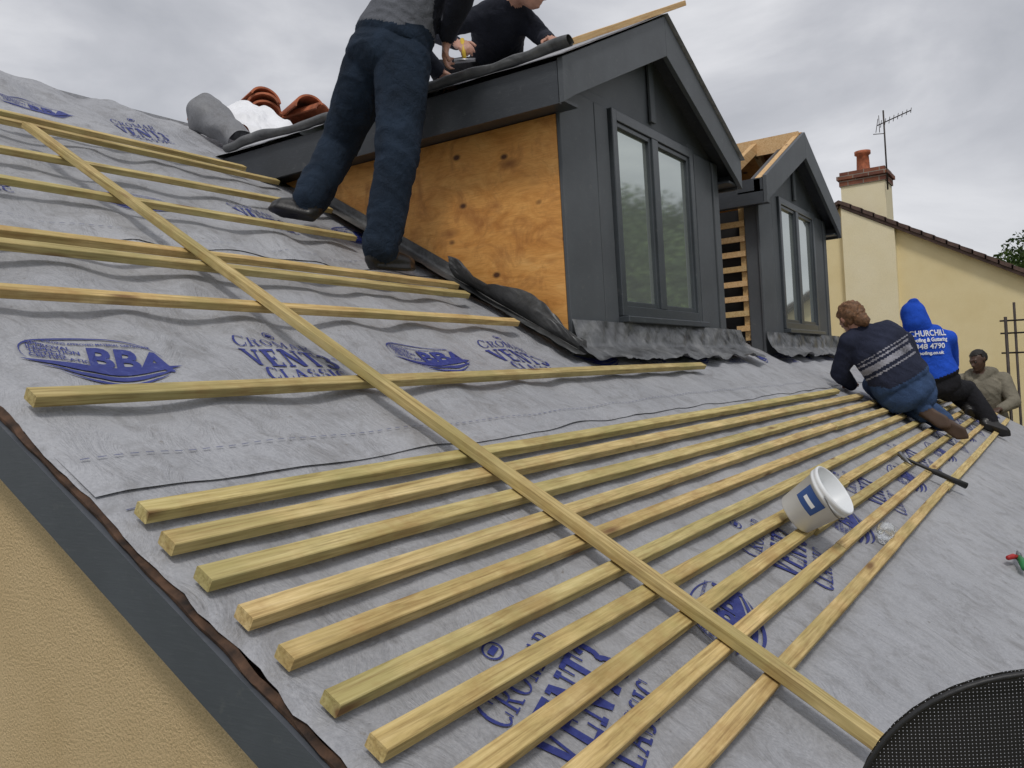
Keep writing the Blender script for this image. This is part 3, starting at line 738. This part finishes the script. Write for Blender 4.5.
# ------------------------------------------------------------ neighbour house
nh=empty('house',(16.5,1,-4)); tag(nh,'cream rendered house with dark tiled verge and brick chimney','house')
NR=(2.86,2.52); TN=.568
def nz(Y): return NR[1]-TN*abs(Y-NR[0])
bm=bmesh.new(); ya,yb=-.5,6.2
prism(bm,[V((14,ya,-4)),V((14,yb,-4)),V((14,yb,nz(yb)-.06)),V((14,NR[0],NR[1]-.06)),V((14,ya,nz(ya)-.06))],(7,0,0)); finish(bm,'wall','render_cream',parent=nh)
for sg,ye in ((-1,ya-.3),(1,yb+.3)):
    bm=bmesh.new()
    n=int(abs(ye-NR[0])/.16)
    for i in range(n):
        y0=NR[0]+sg*.16*i; y1=y0+sg*.18
        prism(bm,[V((13.86,y0,nz(y0)-.05)),V((13.86,y1,nz(y1)-.05)),V((13.86,y1,nz(y1)+.016)),V((13.86,y0,nz(y0)+.003))],(7.2,0,0))
    finish(bm,'roof','slate',parent=nh)
    bm=bmesh.new(); y0,y1=NR[0]+sg*.02,ye
    prism(bm,[V((13.88,y0,nz(y0)-.055)),V((13.88,y1,nz(y1)-.055)),V((13.88,y1,nz(y1)-.10)),V((13.88,y0,nz(y0)-.10))],(.10,0,0)); finish(bm,'verge_board','slate',parent=nh)
bm=bmesh.new(); prism(bm,[V((13.90,2.10,-4)),V((13.90,2.84,-4)),V((13.90,2.84,nz(2.84)-.11)),V((13.90,2.10,nz(2.10)-.11))],(.098,0,0)); finish(bm,'chimney_breast','render_light',parent=nh)
chm=empty('chimney',(14.4,2.5,2.0)); setparent(chm,nh)
bm=bmesh.new(); box(bm,(14.1,2.22,1.9),(14.70,2.86,2.76)); finish(bm,'stack','render_light',parent=chm)
bm=bmesh.new(); box(bm,(14.08,2.20,2.763),(14.72,2.88,2.86)); box(bm,(14.05,2.17,2.862),(14.75,2.91,2.92)); box(bm,(14.09,2.21,2.922),(14.71,2.87,2.98)); finish(bm,'brick_cap','brick',parent=chm)
bm=bmesh.new(); lathe(bm,[(.12,0),(.10,.05),(.09,.26),(.12,.28),(.12,.33),(.09,.335),(.08,.30),(.08,0)],20)
for v in bm.verts: v.co+=V((14.35,2.56,2.98))
finish(bm,'chimney_pot','terracotta',True,parent=chm)
an=empty('television_antenna',(14.1,2.2,2.7)); tag(an,'rusty television antenna on a mast fixed to the chimney','antenna')
bm=bmesh.new(); tube(bm,[(14.06,2.18,2.60),(14.06,2.18,3.80)],.012,8); finish(bm,'mast','steel',True,parent=an)
bm=bmesh.new(); q0,q1=V((14.18,2.30,3.62)),V((13.92,1.78,3.68)); tube(bm,[q0,q1],.008,6)
for k in range(9):
    c=q0.lerp(q1,k/8); l=.13-.006*k
    tube(bm,[c+V((.3,-.12,.95)).normalized()*l*(.5 if k else .9),c-V((.3,-.12,.95)).normalized()*l*(.5 if k else .9)],.005,5)
tube(bm,[(14.14,2.26,3.50),(14.14,2.26,3.76)],.005,5); tube(bm,[(14.06,2.18,3.45),(14.06,2.34,3.47)],.006,5); finish(bm,'aerial','steel',True,parent=an)
bm=bmesh.new(); box(bm,(-200,-200,-4.05),(300,300,-4.0))
g=finish(bm,'ground',simple('grass_ground',(.06,.085,.03),.95,var=.4,scale=.6,bs=.5,bscale=8,bd=.05)); g['kind']='structure'
# ------------------------------------------------------------ trees
def tree_meshes(seed,H,R,nleaf):
    rnd=random.Random(seed); bm=bmesh.new()
    tube(bm,[(0,0,0),(.05,0,H*.25),(.1,.05,H*.5),(.05,.1,H*.8)],[.22,.17,.11,.03],10)
    clumps=[]
    for k in range(18):
        a=rnd.uniform(0,6.28); z0=H*rnd.uniform(.2,.7); rr_=R*rnd.uniform(.45,.95); e=V((math.cos(a)*rr_,math.sin(a)*rr_,z0+H*rnd.uniform(.05,.26)))
        tube(bm,[(.06,.05,z0),V((.06,.05,z0)).lerp(e,.5)+V((0,0,.15)),e],[.07,.045,.012],6); clumps.append((e,R*rnd.uniform(.32,.5)))
    clumps.append((V((0,0,H*.88)),R*.5))
    tm_=bpy.data.meshes.new('trunk'); bm.to_mesh(tm_); bm.free(); tm_.materials.append(M['bark'])
    vs=[];fs=[];mi=[]
    for i in range(nleaf):
        c,r_=clumps[rnd.randrange(len(clumps))]
        d_=V((rnd.gauss(0,1),rnd.gauss(0,1),rnd.gauss(0,1))).normalized()*r_*rnd.random()**.45; p_=c+d_
        a_=V((rnd.gauss(0,1),rnd.gauss(0,1),rnd.gauss(0,1))).normalized(); b_=a_.orthogonal().normalized(); s_=rnd.uniform(.05,.10)
        k=len(vs); vs+=[p_-a_*s_,p_+b_*s_*.6,p_+a_*s_,p_-b_*s_*.6]; fs.append((k,k+1,k+2,k+3)); mi.append(rnd.random()<.5)
    cm=bpy.data.meshes.new('crown'); cm.from_pydata([tuple(v) for v in vs],[],fs); cm.materials.append(M['leaf']); cm.materials.append(M['leaf2'])
    cm.polygons.foreach_set('material_index',[int(x) for x in mi]); return tm_,cm
tA=tree_meshes(1,9,2.6,24000)
def tree(loc,sc_,rz):
    t=empty('tree',loc); tag(t,'leafy green garden tree standing on the grass','tree','garden trees')
    t.scale=(sc_,)*3; t.rotation_euler=(0,0,rz)
    for me,n in zip(tA,('trunk','crown')):
        o=bpy.data.objects.new(n,me); link(o); o.parent=t
for x,y,s_,rz in ((18,-5.2,.95,0),(21.5,-6.0,1.0,1),(25,-6.5,1.05,2),(28.5,-7.6,1.05,3),(24,-10,1.1,4),(32,-9.5,1.15,5),(15.5,-7,.9,.6),(29,-12,1.2,2.3),(19,-9.5,1.0,2.9),(25.2,.1,.80,2.2),(40,1.2,.9,1)):
    tree((x,y,-4),s_,rz)
# ------------------------------------------------------------ people
ICO=None
def ico():
    global ICO
    if ICO is None:
        b=bmesh.new(); bmesh.ops.create_icosphere(b,subdivisions=3,radius=1); ICO=[v.co.copy() for v in b.verts]; b.free()
    return ICO
class Body:
    def __init__(s): s.bm=bmesh.new(); s.seg=[]
    def hull(s,balls,tag_):
        pts=[]
        for bl in balls:
            c=V(bl[0]); r=bl[1]; fr=bl[2] if len(bl)>2 else None
            for p in ico():
                q=V((p.x*r[0],p.y*r[1],p.z*r[2])) if isinstance(r,tuple) else p*r
                if fr is not None: q=fr@q
                pts.append(c+q)
        t=bmesh.new()
        for p in pts: t.verts.new(p)
        bmesh.ops.convex_hull(t,input=t.verts)
        bad=[v for v in t.verts if not v.link_faces]
        bmesh.ops.delete(t,geom=bad,context='VERTS')
        me=bpy.data.meshes.new('tmp'); t.to_mesh(me); t.free(); s.bm.from_mesh(me); bpy.data.meshes.remove(me)
        for i in range(len(balls)-1 if len(balls)>1 else 1):
            a=balls[i]; b=balls[min(i+1,len(balls)-1)]
            ra=min(a[1]) if isinstance(a[1],tuple) else a[1]; rb=min(b[1]) if isinstance(b[1],tuple) else b[1]
            ea=max(a[1]) if isinstance(a[1],tuple) else a[1]; eb=max(b[1]) if isinstance(b[1],tuple) else b[1]
            s.seg.append((V(a[0]),V(b[0]),(ra+ea)/2,(rb+eb)/2,tag_))
def frame(zdir,xdir):
    z=V(zdir).normalized(); x=V(xdir); x=(x-z*x.dot(z)).normalized(); y=z.cross(x)
    return Matrix(((x.x,y.x,z.x),(x.y,y.y,z.y),(x.z,y.z,z.z)))
def hand(B,w,d,n,curl,left,tg='skin'):
    w=V(w); d=V(d).normalized(); n=V(n); n=(n-d*n.dot(d)).normalized(); s=d.cross(n)
    if left: s=-s
    B.hull([(w,.026),(w+d*.035+s*.012,.022),(w+d*.035-s*.014,.020)],tg)
    B.hull([(w+d*.03+s*.018,.019),(w+d*.085+s*.028,.0125),(w+d*.088-s*.030,.0115),(w+d*.03-s*.02,.017)],tg)
    L=[.072,.082,.076,.060]; off=[.030,.010,-.010,-.030]
    for i in range(4):
        p=w+d*(.088-.004*abs(i-1))+s*off[i]; cur=curl*(1+.12*i); a=cur*.4
        for k,fr in enumerate((.45,.32,.23)):
            q=p+(d*math.cos(a)+n*math.sin(a)+s*(.05*(1.5-i)))*L[i]*fr
            B.hull([(p,.0095-.001*k),(q,.0088-.001*k)],tg); p=q; a+=cur*.6
    p=w+d*.03+s*.03; q=p+(d*.6+s*.75+n*.25).normalized()*.042; r_=q+(d*.85+s*.2+n*.5).normalized()*.032
    B.hull([(w+d*.02+s*.015,.016),(p,.014),(q,.011)],tg); B.hull([(q,.011),(r_,.0095)],tg)
def person(label,J,face,headup,mats,hood=False,voxel=.009,hair=None,cloth_amp=.008,skinm='skin',build=1.0,legb=None,band=False,curl=.9,hooddown=False,armmat=None):
    B=Body(); pel=V(J['pel']); ch=V(J['chest']); nk=V(J['neck']); hd=V(J['head'])
    sl,sr=V(J['sl']),V(J['sr']); hl,hr=V(J['hl']),V(J['hr'])
    side=(sr-sl).normalized(); sax=(ch-pel).normalized(); hs=(hr-hl).normalized()
    fp=frame(sax,hs); fc=frame(sax,side); mid=pel.lerp(ch,.5)
    k=build; g_=legb or build
    B.hull([(pel,(.165*k,.115*g_,.10),fp),(pel+sax*-.04,(.155*k,.12*g_,.09),fp)],'leg')
    B.hull([(pel+sax*.07,(.175*k,.130*k,.07),fp),(mid,(.165*k,.120*k,.08),fc)],'top')
    B.hull([(mid,(.165*k,.120*k,.08),fc),(ch,(.180*k,.122*k,.11),fc),(ch+sax*.08,(.155*k,.095*k,.07),fc)],'top')
    B.hull([(sl,.062*k),(ch+sax*.10,.07),(sr,.062*k)],'top')
    B.hull([(sl,.058*k),(nk,.058),(sr,.058*k)],'top')
    B.hull([(nk,.060),(nk.lerp(hd,.55),.052)],'neck')
    for (s_,e,w,left) in ((sl,V(J['el']),V(J['wl']),True),(sr,V(J['er']),V(J['wr']),False)):
        B.hull([(s_,.064*k),(s_.lerp(e,.5),.056*k),(e,.047*k)],'arm')
        B.hull([(e,.047*k),(e.lerp(w,.35),.045*k)],'arm'); B.hull([(e.lerp(w,.35),.045*k),(w,.034*k)],'arm')
        d=V(J['dl' if left else 'dr']); n=V(J.get('nl' if left else 'nr',(0,0,-1)))
        hand(B,w+d.normalized()*.01,d,n,curl,left)
    for (h,kn,an,toe) in ((hl,V(J['kl']),V(J['al']),V(J['tl'])),(hr,V(J['kr']),V(J['ar']),V(J['tr']))):
        B.hull([(h,.096*g_),(h.lerp(kn,.5),.084*g_),(kn,.068*g_)],'leg')
        B.hull([(kn,.068*g_),(kn.lerp(an,.35),.067*g_)],'leg'); B.hull([(kn.lerp(an,.35),.067*g_),(an,.060*g_)],'leg')
        t=toe.normalized(); dn=(kn-an).normalized(); dn=(dn-t*dn.dot(t)).normalized(); sd_=t.cross(dn)
        B.hull([(an-dn*.01,.050),(an-dn*.05-t*.03,.042),(an-dn*.04+t*.05,.044)],'shoe')
        B.hull([(an-dn*.055-t*.035,.040),(an-dn*.050+t*.05,.044),(an-dn*.062+t*.125+sd_*.012,.032),(an-dn*.062+t*.12-sd_*.016,.032),(an-dn*.066+t*.155,.027)],'shoe')
        B.hull([(an-dn*.090-t*.05,.013),(an-dn*.090-t*.03+sd_*.026,.013),(an-dn*.090-t*.03-sd_*.026,.013),(an-dn*.090+t*.13+sd_*.036,.013),(an-dn*.090+t*.13-sd_*.038,.013),(an-dn*.088+t*.178,.013)],'shoe')
    f=V(face).normalized(); u=V(headup); u=(u-f*u.dot(f)).normalized()
    r_=f.cross(u).normalized()
    B.hull([(hd+u*.025-f*.012,(.076,.094,.090),frame(u,r_))],'head')
    B.hull([(hd+f*.015-u*.01,(.068,.078,.075),frame(u,r_)),(hd+f*.045-u*.088,(.034,.030,.024),frame(u,r_)),(hd-u*.06-f*.01,(.052,.05,.04),frame(u,r_))],'head')
    B.hull([(hd+f*.088+u*.012,.008),(hd+f*.108-u*.028,.013)],'head')
    B.hull([(hd+f*.094-u*.030+r_*.012,.008),(hd+f*.094-u*.030-r_*.012,.008)],'head')
    B.hull([(hd+f*.078+u*.028+r_*.035,.012),(hd+f*.086+u*.026,.011),(hd+f*.078+u*.028-r_*.035,.012)],'head')
    B.hull([(hd+f*.083-u*.056+r_*.022,.007),(hd+f*.090-u*.056,.009),(hd+f*.083-u*.056-r_*.022,.007)],'lip')
    B.hull([(hd+f*.078-u*.085,.016)],'head')
    for q in (1,-1): B.hull([(hd+r_*q*.078+u*.012,(.008,.018,.028),frame(u,r_)),(hd+r_*q*.086+u*.018-f*.01,(.005,.016,.022),frame(u,r_))],'head')
    if hood:
        B.hull([(hd+u*.025-f*.03,(.098,.108,.108),frame(u,r_)),(hd-u*.07-f*.03,(.095,.095,.07),frame(u,r_)),(nk-f*.03,(.11,.09,.05),frame(u,r_))],'hood')
        B.hull([(hd+u*.09-f*.07,.05),(hd+u*.105-f*.11,.022)],'hood')
    if hooddown:
        B.hull([(nk-f*.05+u*.02+side*.10,.055),(nk-f*.10+u*.0,.065),(nk-f*.05+u*.02-side*.10,.055)],'hood')
        B.hull([(nk+side*.10+u*.03,.042),(nk+side*.06+f*.08-u*.02,.036)],'hood'); B.hull([(nk-side*.10+u*.03,.042),(nk-side*.06+f*.08-u*.02,.036)],'hood')
    me=bpy.data.meshes.new('b'); B.bm.to_mesh(me); B.bm.free()
    o=bpy.data.objects.new('tmpb',me); link(o)
    md=o.modifiers.new('r','REMESH'); md.mode='VOXEL'; md.voxel_size=voxel; md.use_smooth_shade=True
    md2=o.modifiers.new('s','SMOOTH'); md2.factor=.5; md2.iterations=2
    dg=bpy.context.evaluated_depsgraph_get(); nm=bpy.data.meshes.new_from_object(o.evaluated_get(dg)); bpy.data.objects.remove(o)
    slot={'top':0,'arm':4,'leg':1,'shoe':2,'skin':3,'head':3,'neck':3,'hood':0,'lip':3}
    def near(p):
        best=1e9;bt='top'
        for a,b,ra,rb,tg in B.seg:
            ab=b-a; L=ab.length_squared; t=0 if L<1e-9 else max(0,min(1,(p-a).dot(ab)/L))
            dd=(p-(a+ab*t)).length-(ra+(rb-ra)*t)
            if tg=='hood': dd-=.012
            if tg=='leg': dd-=.006
            if dd<best: best=dd;bt=tg
        return bt
    vt=[near(v.co) for v in nm.vertices]
    sd=random.random()*50
    fold_at=[(V(J[j]),r) for j,r in (('kl',.14),('kr',.14),('al',.18),('ar',.18),('el',.12),('er',.12),('hl',.16),('hr',.16),('pel',.2))]
    cos=[]
    for v,tg in zip(nm.vertices,vt):
        c=v.co.copy()
        if tg in('top','leg','arm','hood'):
            loc=.38
            for p_,r in fold_at: loc=max(loc,1-(c-p_).length/(r*1.7))
            if tg in('top','hood'): loc=max(loc,.6)
            n1=noise.noise(V((c.x*6+sd,c.y*6,c.z*4.5)))
            n2=1-2*abs(noise.noise(V((c.x*9+c.z*8,c.y*9+sd-c.z*5,c.z*11+c.x*12))))
            n3=1-2*abs(noise.noise(V((c.x*16-c.z*10,c.y*16+sd,c.z*17))))
            c+=v.normal*(.004+cloth_amp*(.8*n1+.85*n2*loc+.3*n3*loc-.15))
        cos.append(c)
    for v,c in zip(nm.vertices,cos): v.co=c
    idx=[]
    for p in nm.polygons:
        cnt={}
        for i in p.vertices: cnt[vt[i]]=cnt.get(vt[i],0)+1
        tg=max(cnt,key=cnt.get); mi=slot[tg]
        if band and tg=='top':
            h=(p.center-pel).dot(sax)/(ch-pel).length
            if .64<h<.76 or .54<h<.57 or .82<h<.85 or .90<h<.92: mi=5
        idx.append(mi)
    nm.materials.clear()
    org=(V(J['al'])+V(J['ar']))/2; org.z=min(J['al'][2],J['ar'][2])-.08
    po=objm(nm,'person',[mats[0],mats[1],mats[2],skinm,armmat or mats[0]]+(['fleece_light'] if band else []),True,None,origin=org)
    nm.polygons.foreach_set('material_index',idx); nm.update()
    tag(po,label,'person')
    for q in (1,-1):
        b=bmesh.new(); bmesh.ops.create_uvsphere(b,u_segments=12,v_segments=8,radius=.0115)
        for v in b.verts: v.co+=hd+f*.078+r_*q*.031+u*.006
        finish(b,'eye','eye',True,parent=po)
    if hair:
        b=bmesh.new(); bmesh.ops.create_icosphere(b,subdivisions=4,radius=1)
        fr=frame(u,r_); dele=[]; am=.20 if hair[1]=='long' else .08
        for v in b.verts:
            q=v.co.copy(); w_=fr@V((q.x*.086,q.y*.104,q.z*.099))
            fz=w_.dot(f); uz=w_.dot(u); nn=1+am*noise.noise(w_*38)+am*.4*noise.noise(w_*90)
            v.co=hd+u*.028-f*.016+w_*nn
            lim=-.06 if hair[1]=='long' else -.03
            if (fz>.035 and uz<.045) or uz<lim-.02: dele.append(v)
        bmesh.ops.delete(b,geom=dele,context='VERTS')
        finish(b,'hair',hair[0],True,parent=po)
        if hair[1]=='long':
            b=bmesh.new(); p0=hd-f*.055-u*.03
            tube(b,[p0+u*.02,p0-f*.015-u*.02,p0-f*.02-u*.05,p0-f*.01-u*.075],[.055,.055,.045,.015],16)
            for v in b.verts: v.co+=V((noise.noise(v.co*45),noise.noise(v.co*45+V((9,0,0))),0))*.02
            finish(b,'hair_tail',hair[0],True,parent=po)
    return po,B
person('man in navy jeans and grey top standing on the roof battens',dict(
 pel=(3.04,2.57,1.55),chest=(3.22,2.42,1.97),neck=(3.32,2.35,2.14),head=(3.43,2.28,2.28),
 sl=(3.28,2.62,2.05),sr=(3.20,2.22,2.03),el=(3.46,2.80,1.86),wl=(3.62,2.72,1.68),er=(3.11,2.16,1.76),wr=(3.21,2.33,1.63),
 dl=(.6,-.1,-.35),dr=(.35,.5,-.6),nl=(0,0,-1),nr=(.6,0,-.6),
 hl=(3.04,2.67,1.50),hr=(3.04,2.47,1.48),kl=(3.06,2.91,1.21),al=(2.91,2.97,.93),kr=(2.94,2.45,1.04),ar=(2.87,2.52,.64),
 tl=(-.35,.85,.25),tr=(.9,-.25,.0)),(.75,.0,-.65),(.6,0,.75),['tee','jeans','boot'],voxel=.008,hair=('hair_brown','short'),build=1.16,legb=1.27,cloth_amp=.013,armmat='darkjacket')
person('man in dark jacket crouching on the dormer roof with a hammer',dict(
 pel=(4.80,3.10,2.17),chest=(4.43,2.82,2.23),neck=(4.36,2.69,2.29),head=(4.335,2.53,2.305),
 sl=(4.55,2.68,2.20),sr=(4.25,2.92,2.20),el=(4.50,2.56,2.07),wl=(4.36,2.44,1.98),er=(4.05,3.04,2.10),wr=(3.93,2.80,1.93),
 dl=(-.5,-.5,-.2),dr=(-.35,-.7,-.4),nl=(0,0,-1),nr=(.5,0,-.8),
 hl=(4.82,3.02,2.10),hr=(4.76,3.20,2.10),kl=(4.72,2.75,2.00),al=(5.02,2.95,1.83),kr=(4.45,3.30,2.04),ar=(4.80,3.45,1.98),
 tl=(.6,.3,-.2),tr=(.6,.3,-.2)),(.25,-.75,-.40),(.1,-.4,.8),['darkjacket','blacktrouser','boot'],voxel=.009,hair=('hair_black','short'),build=1.0)
hb=empty('hammer',(3.9,2.7,1.75)); tag(hb,'small hammer with yellow handle held in a hand','hammer')
bm=bmesh.new(); tube(bm,[(3.905,2.74,1.93),(3.86,2.70,1.80)],[.012,.011],8); finish(bm,'handle','yellow',True,parent=hb)
bm=bmesh.new(); tube(bm,[(3.82,2.74,1.785),(3.89,2.65,1.79)],[.014,.010],8); finish(bm,'head','metal',True,parent=hb)
person('person in striped navy fleece and jeans kneeling on the battens',dict(
 pel=(6.42,.95,-.20),chest=(6.37,1.11,.11),neck=(6.34,1.20,.22),head=(6.33,1.26,.31),
 sl=(6.27,1.27,.15),sr=(6.49,.97,.13),el=(6.32,1.36,-.06),wl=(6.50,1.33,-.15),er=(6.58,.90,-.10),wr=(6.72,1.06,-.24),
 dl=(.7,.3,.1),dr=(.7,.5,.2),
 hl=(6.40,1.03,-.22),hr=(6.48,.88,-.24),kl=(6.76,1.22,-.16),al=(6.50,.86,-.36),kr=(6.80,1.00,-.26),ar=(6.56,.76,-.43),
 tl=(.1,-.75,-.6),tr=(.15,-.75,-.55)),(.6,.6,-.45),(-.15,.25,.9),['fleece','jeans2','shoe_brown'],voxel=.010,hair=('hair_brown','long'),band=True,build=1.16,cloth_amp=.010)
p4,B4=person('person in blue hooded top with white back print sitting on roof',dict(
 pel=(8.10,.96,-.21),chest=(8.04,1.04,.13),neck=(8.02,1.08,.25),head=(8.02,1.11,.36),
 sl=(7.95,1.22,.17),sr=(8.13,.86,.16),el=(8.03,1.42,-.03),wl=(8.22,1.52,-.06),er=(8.32,.86,-.06),wr=(8.48,1.02,-.22),
 dl=(.7,.5,.0),dr=(.7,.4,-.2),
 hl=(8.12,1.02,-.25),hr=(8.16,.88,-.27),kl=(8.48,.96,-.22),al=(8.36,.74,-.43),kr=(8.40,.76,-.28),ar=(8.27,.60,-.54),
 tl=(.3,-.8,-.4),tr=(.3,-.8,-.4)),(.75,.45,-.35),(.2,.1,1),['bluehood','blacktrouser','boot'],voxel=.010,hood=True,build=1.12,legb=1.05,cloth_amp=.006)
person('dark-skinned man in khaki hooded top standing beyond the roof edge',dict(
 pel=(10.98,.82,-.80),chest=(10.84,.86,-.37),neck=(10.80,.85,-.22),head=(10.73,.85,-.05),
 sl=(10.90,.63,-.27),sr=(10.84,1.09,-.27),el=(10.75,.53,-.52),wl=(10.55,.65,-.58),er=(10.68,1.21,-.46),wr=(10.48,1.15,-.36),
 dl=(-.8,.3,0),dr=(-.8,0,0),
 hl=(11.0,.72,-.84),hr=(10.98,.92,-.84),kl=(10.88,.70,-1.2),al=(10.98,.70,-1.57),kr=(10.86,.94,-1.2),ar=(10.98,.94,-1.57),
 tl=(-1,0,0),tr=(-1,0,0)),(-.75,.5,-.25),(0,.1,1),['khaki','blacktrouser','boot'],voxel=.010,hooddown=True,skinm='skin_dark',hair=('hair_black','short'),build=1.30,cloth_amp=.012)
bv=BVHTree.FromPolygons([tuple(v.co+V(p4.location)) for v in p4.data.vertices],[tuple(p.vertices) for p in p4.data.polygons])
bn=V((-.85,-.42,.0)).normalized(); bx_=V((0,0,1)).cross(bn).normalized(); bu=bn.cross(bx_)
bm=bmesh.new()
cen=V((8.05,1.035,.14))
for txt,size,y,w in (('CHURCHILL',.07,.055,.30),('Roofing & Guttering',.045,.008,.30),('348 4790',.060,-.052,.24),('roofing.co.uk',.036,-.10,.22)):
    m=tm(txt,size,.0016); wd=max(x for x,_ in m[0]); k=w/wd
    vs=[]
    for x,yy in m[0]:
        p=cen+bx_*((x-wd/2)*k)+bu*(y+yy); h=bv.ray_cast(p+bn*.6,-bn)
        vs.append(bm.verts.new((h[0] if h[0] is not None else p)+bn*.009))
    for fc in m[1]:
        try: bm.faces.new([vs[i] for i in fc])
        except ValueError: pass
finish(bm,'back_print','textwhite',parent=p4,recalc=False)
# ------------------------------------------------------------ world and sun
w=bpy.data.worlds.new('World'); sc.world=w; w.use_nodes=True; nt=w.node_tree; nt.nodes.clear()
out=nd(nt,'ShaderNodeOutputWorld'); bg=nd(nt,'ShaderNodeBackground')
sky=nd(nt,'ShaderNodeTexSky',sky_type='NISHITA'); sky.sun_disc=False; sky.sun_elevation=math.radians(50); sky.sun_rotation=math.radians(200)
tc=nd(nt,'ShaderNodeTexCoord'); mp=nd(nt,'ShaderNodeMapping'); mp.inputs['Scale'].default_value=(1,1,2.6); nt.links.new(tc.outputs['Generated'],mp.inputs['Vector'])
n1=noisen(nt,mp.outputs[0],2.2,8,.55,.5)
cl=ramp(nt,n1,[(.30,(.41,.425,.465)),(.48,(.56,.57,.61)),(.66,(.80,.805,.835))])
skys=nd(nt,'ShaderNodeVectorMath',operation='SCALE'); skys.inputs['Scale'].default_value=.08; nt.links.new(sky.outputs[0],skys.inputs[0])
c=mix(nt,.93,skys.outputs[0],cl)
nt.links.new(c,bg.inputs['Color']); bg.inputs['Strength'].default_value=1.0; nt.links.new(bg.outputs[0],out.inputs[0])
sl_=bpy.data.lights.new('sun','SUN'); sl_.energy=1.45; sl_.angle=math.radians(11); sl_.color=(1,.96,.90)
so=bpy.data.objects.new('sun',sl_); link(so); so.rotation_euler=V((.55,.40,-1)).to_track_quat('-Z','Y').to_euler()
# ------------------------------------------------------------ camera
A=math.radians(33.1); R_=math.radians(3.4)
fw=V((math.cos(A),math.sin(A),0)); rt=V((math.sin(A),-math.cos(A),0)); up=V((0,0,1))
cr_=rt*math.cos(R_)-up*math.sin(R_); cu_=rt*math.sin(R_)+up*math.cos(R_)
cam=bpy.data.cameras.new('camera'); cam.lens=857/1024*36; cam.sensor_width=36; cam.clip_start=.05; cam.clip_end=1000
co=bpy.data.objects.new('camera',cam); link(co)
co.matrix_world=Matrix(((cr_.x,cu_.x,-fw.x,0),(cr_.y,cu_.y,-fw.y,0),(cr_.z,cu_.z,-fw.z,0),(0,0,0,1)))
sc.camera=co
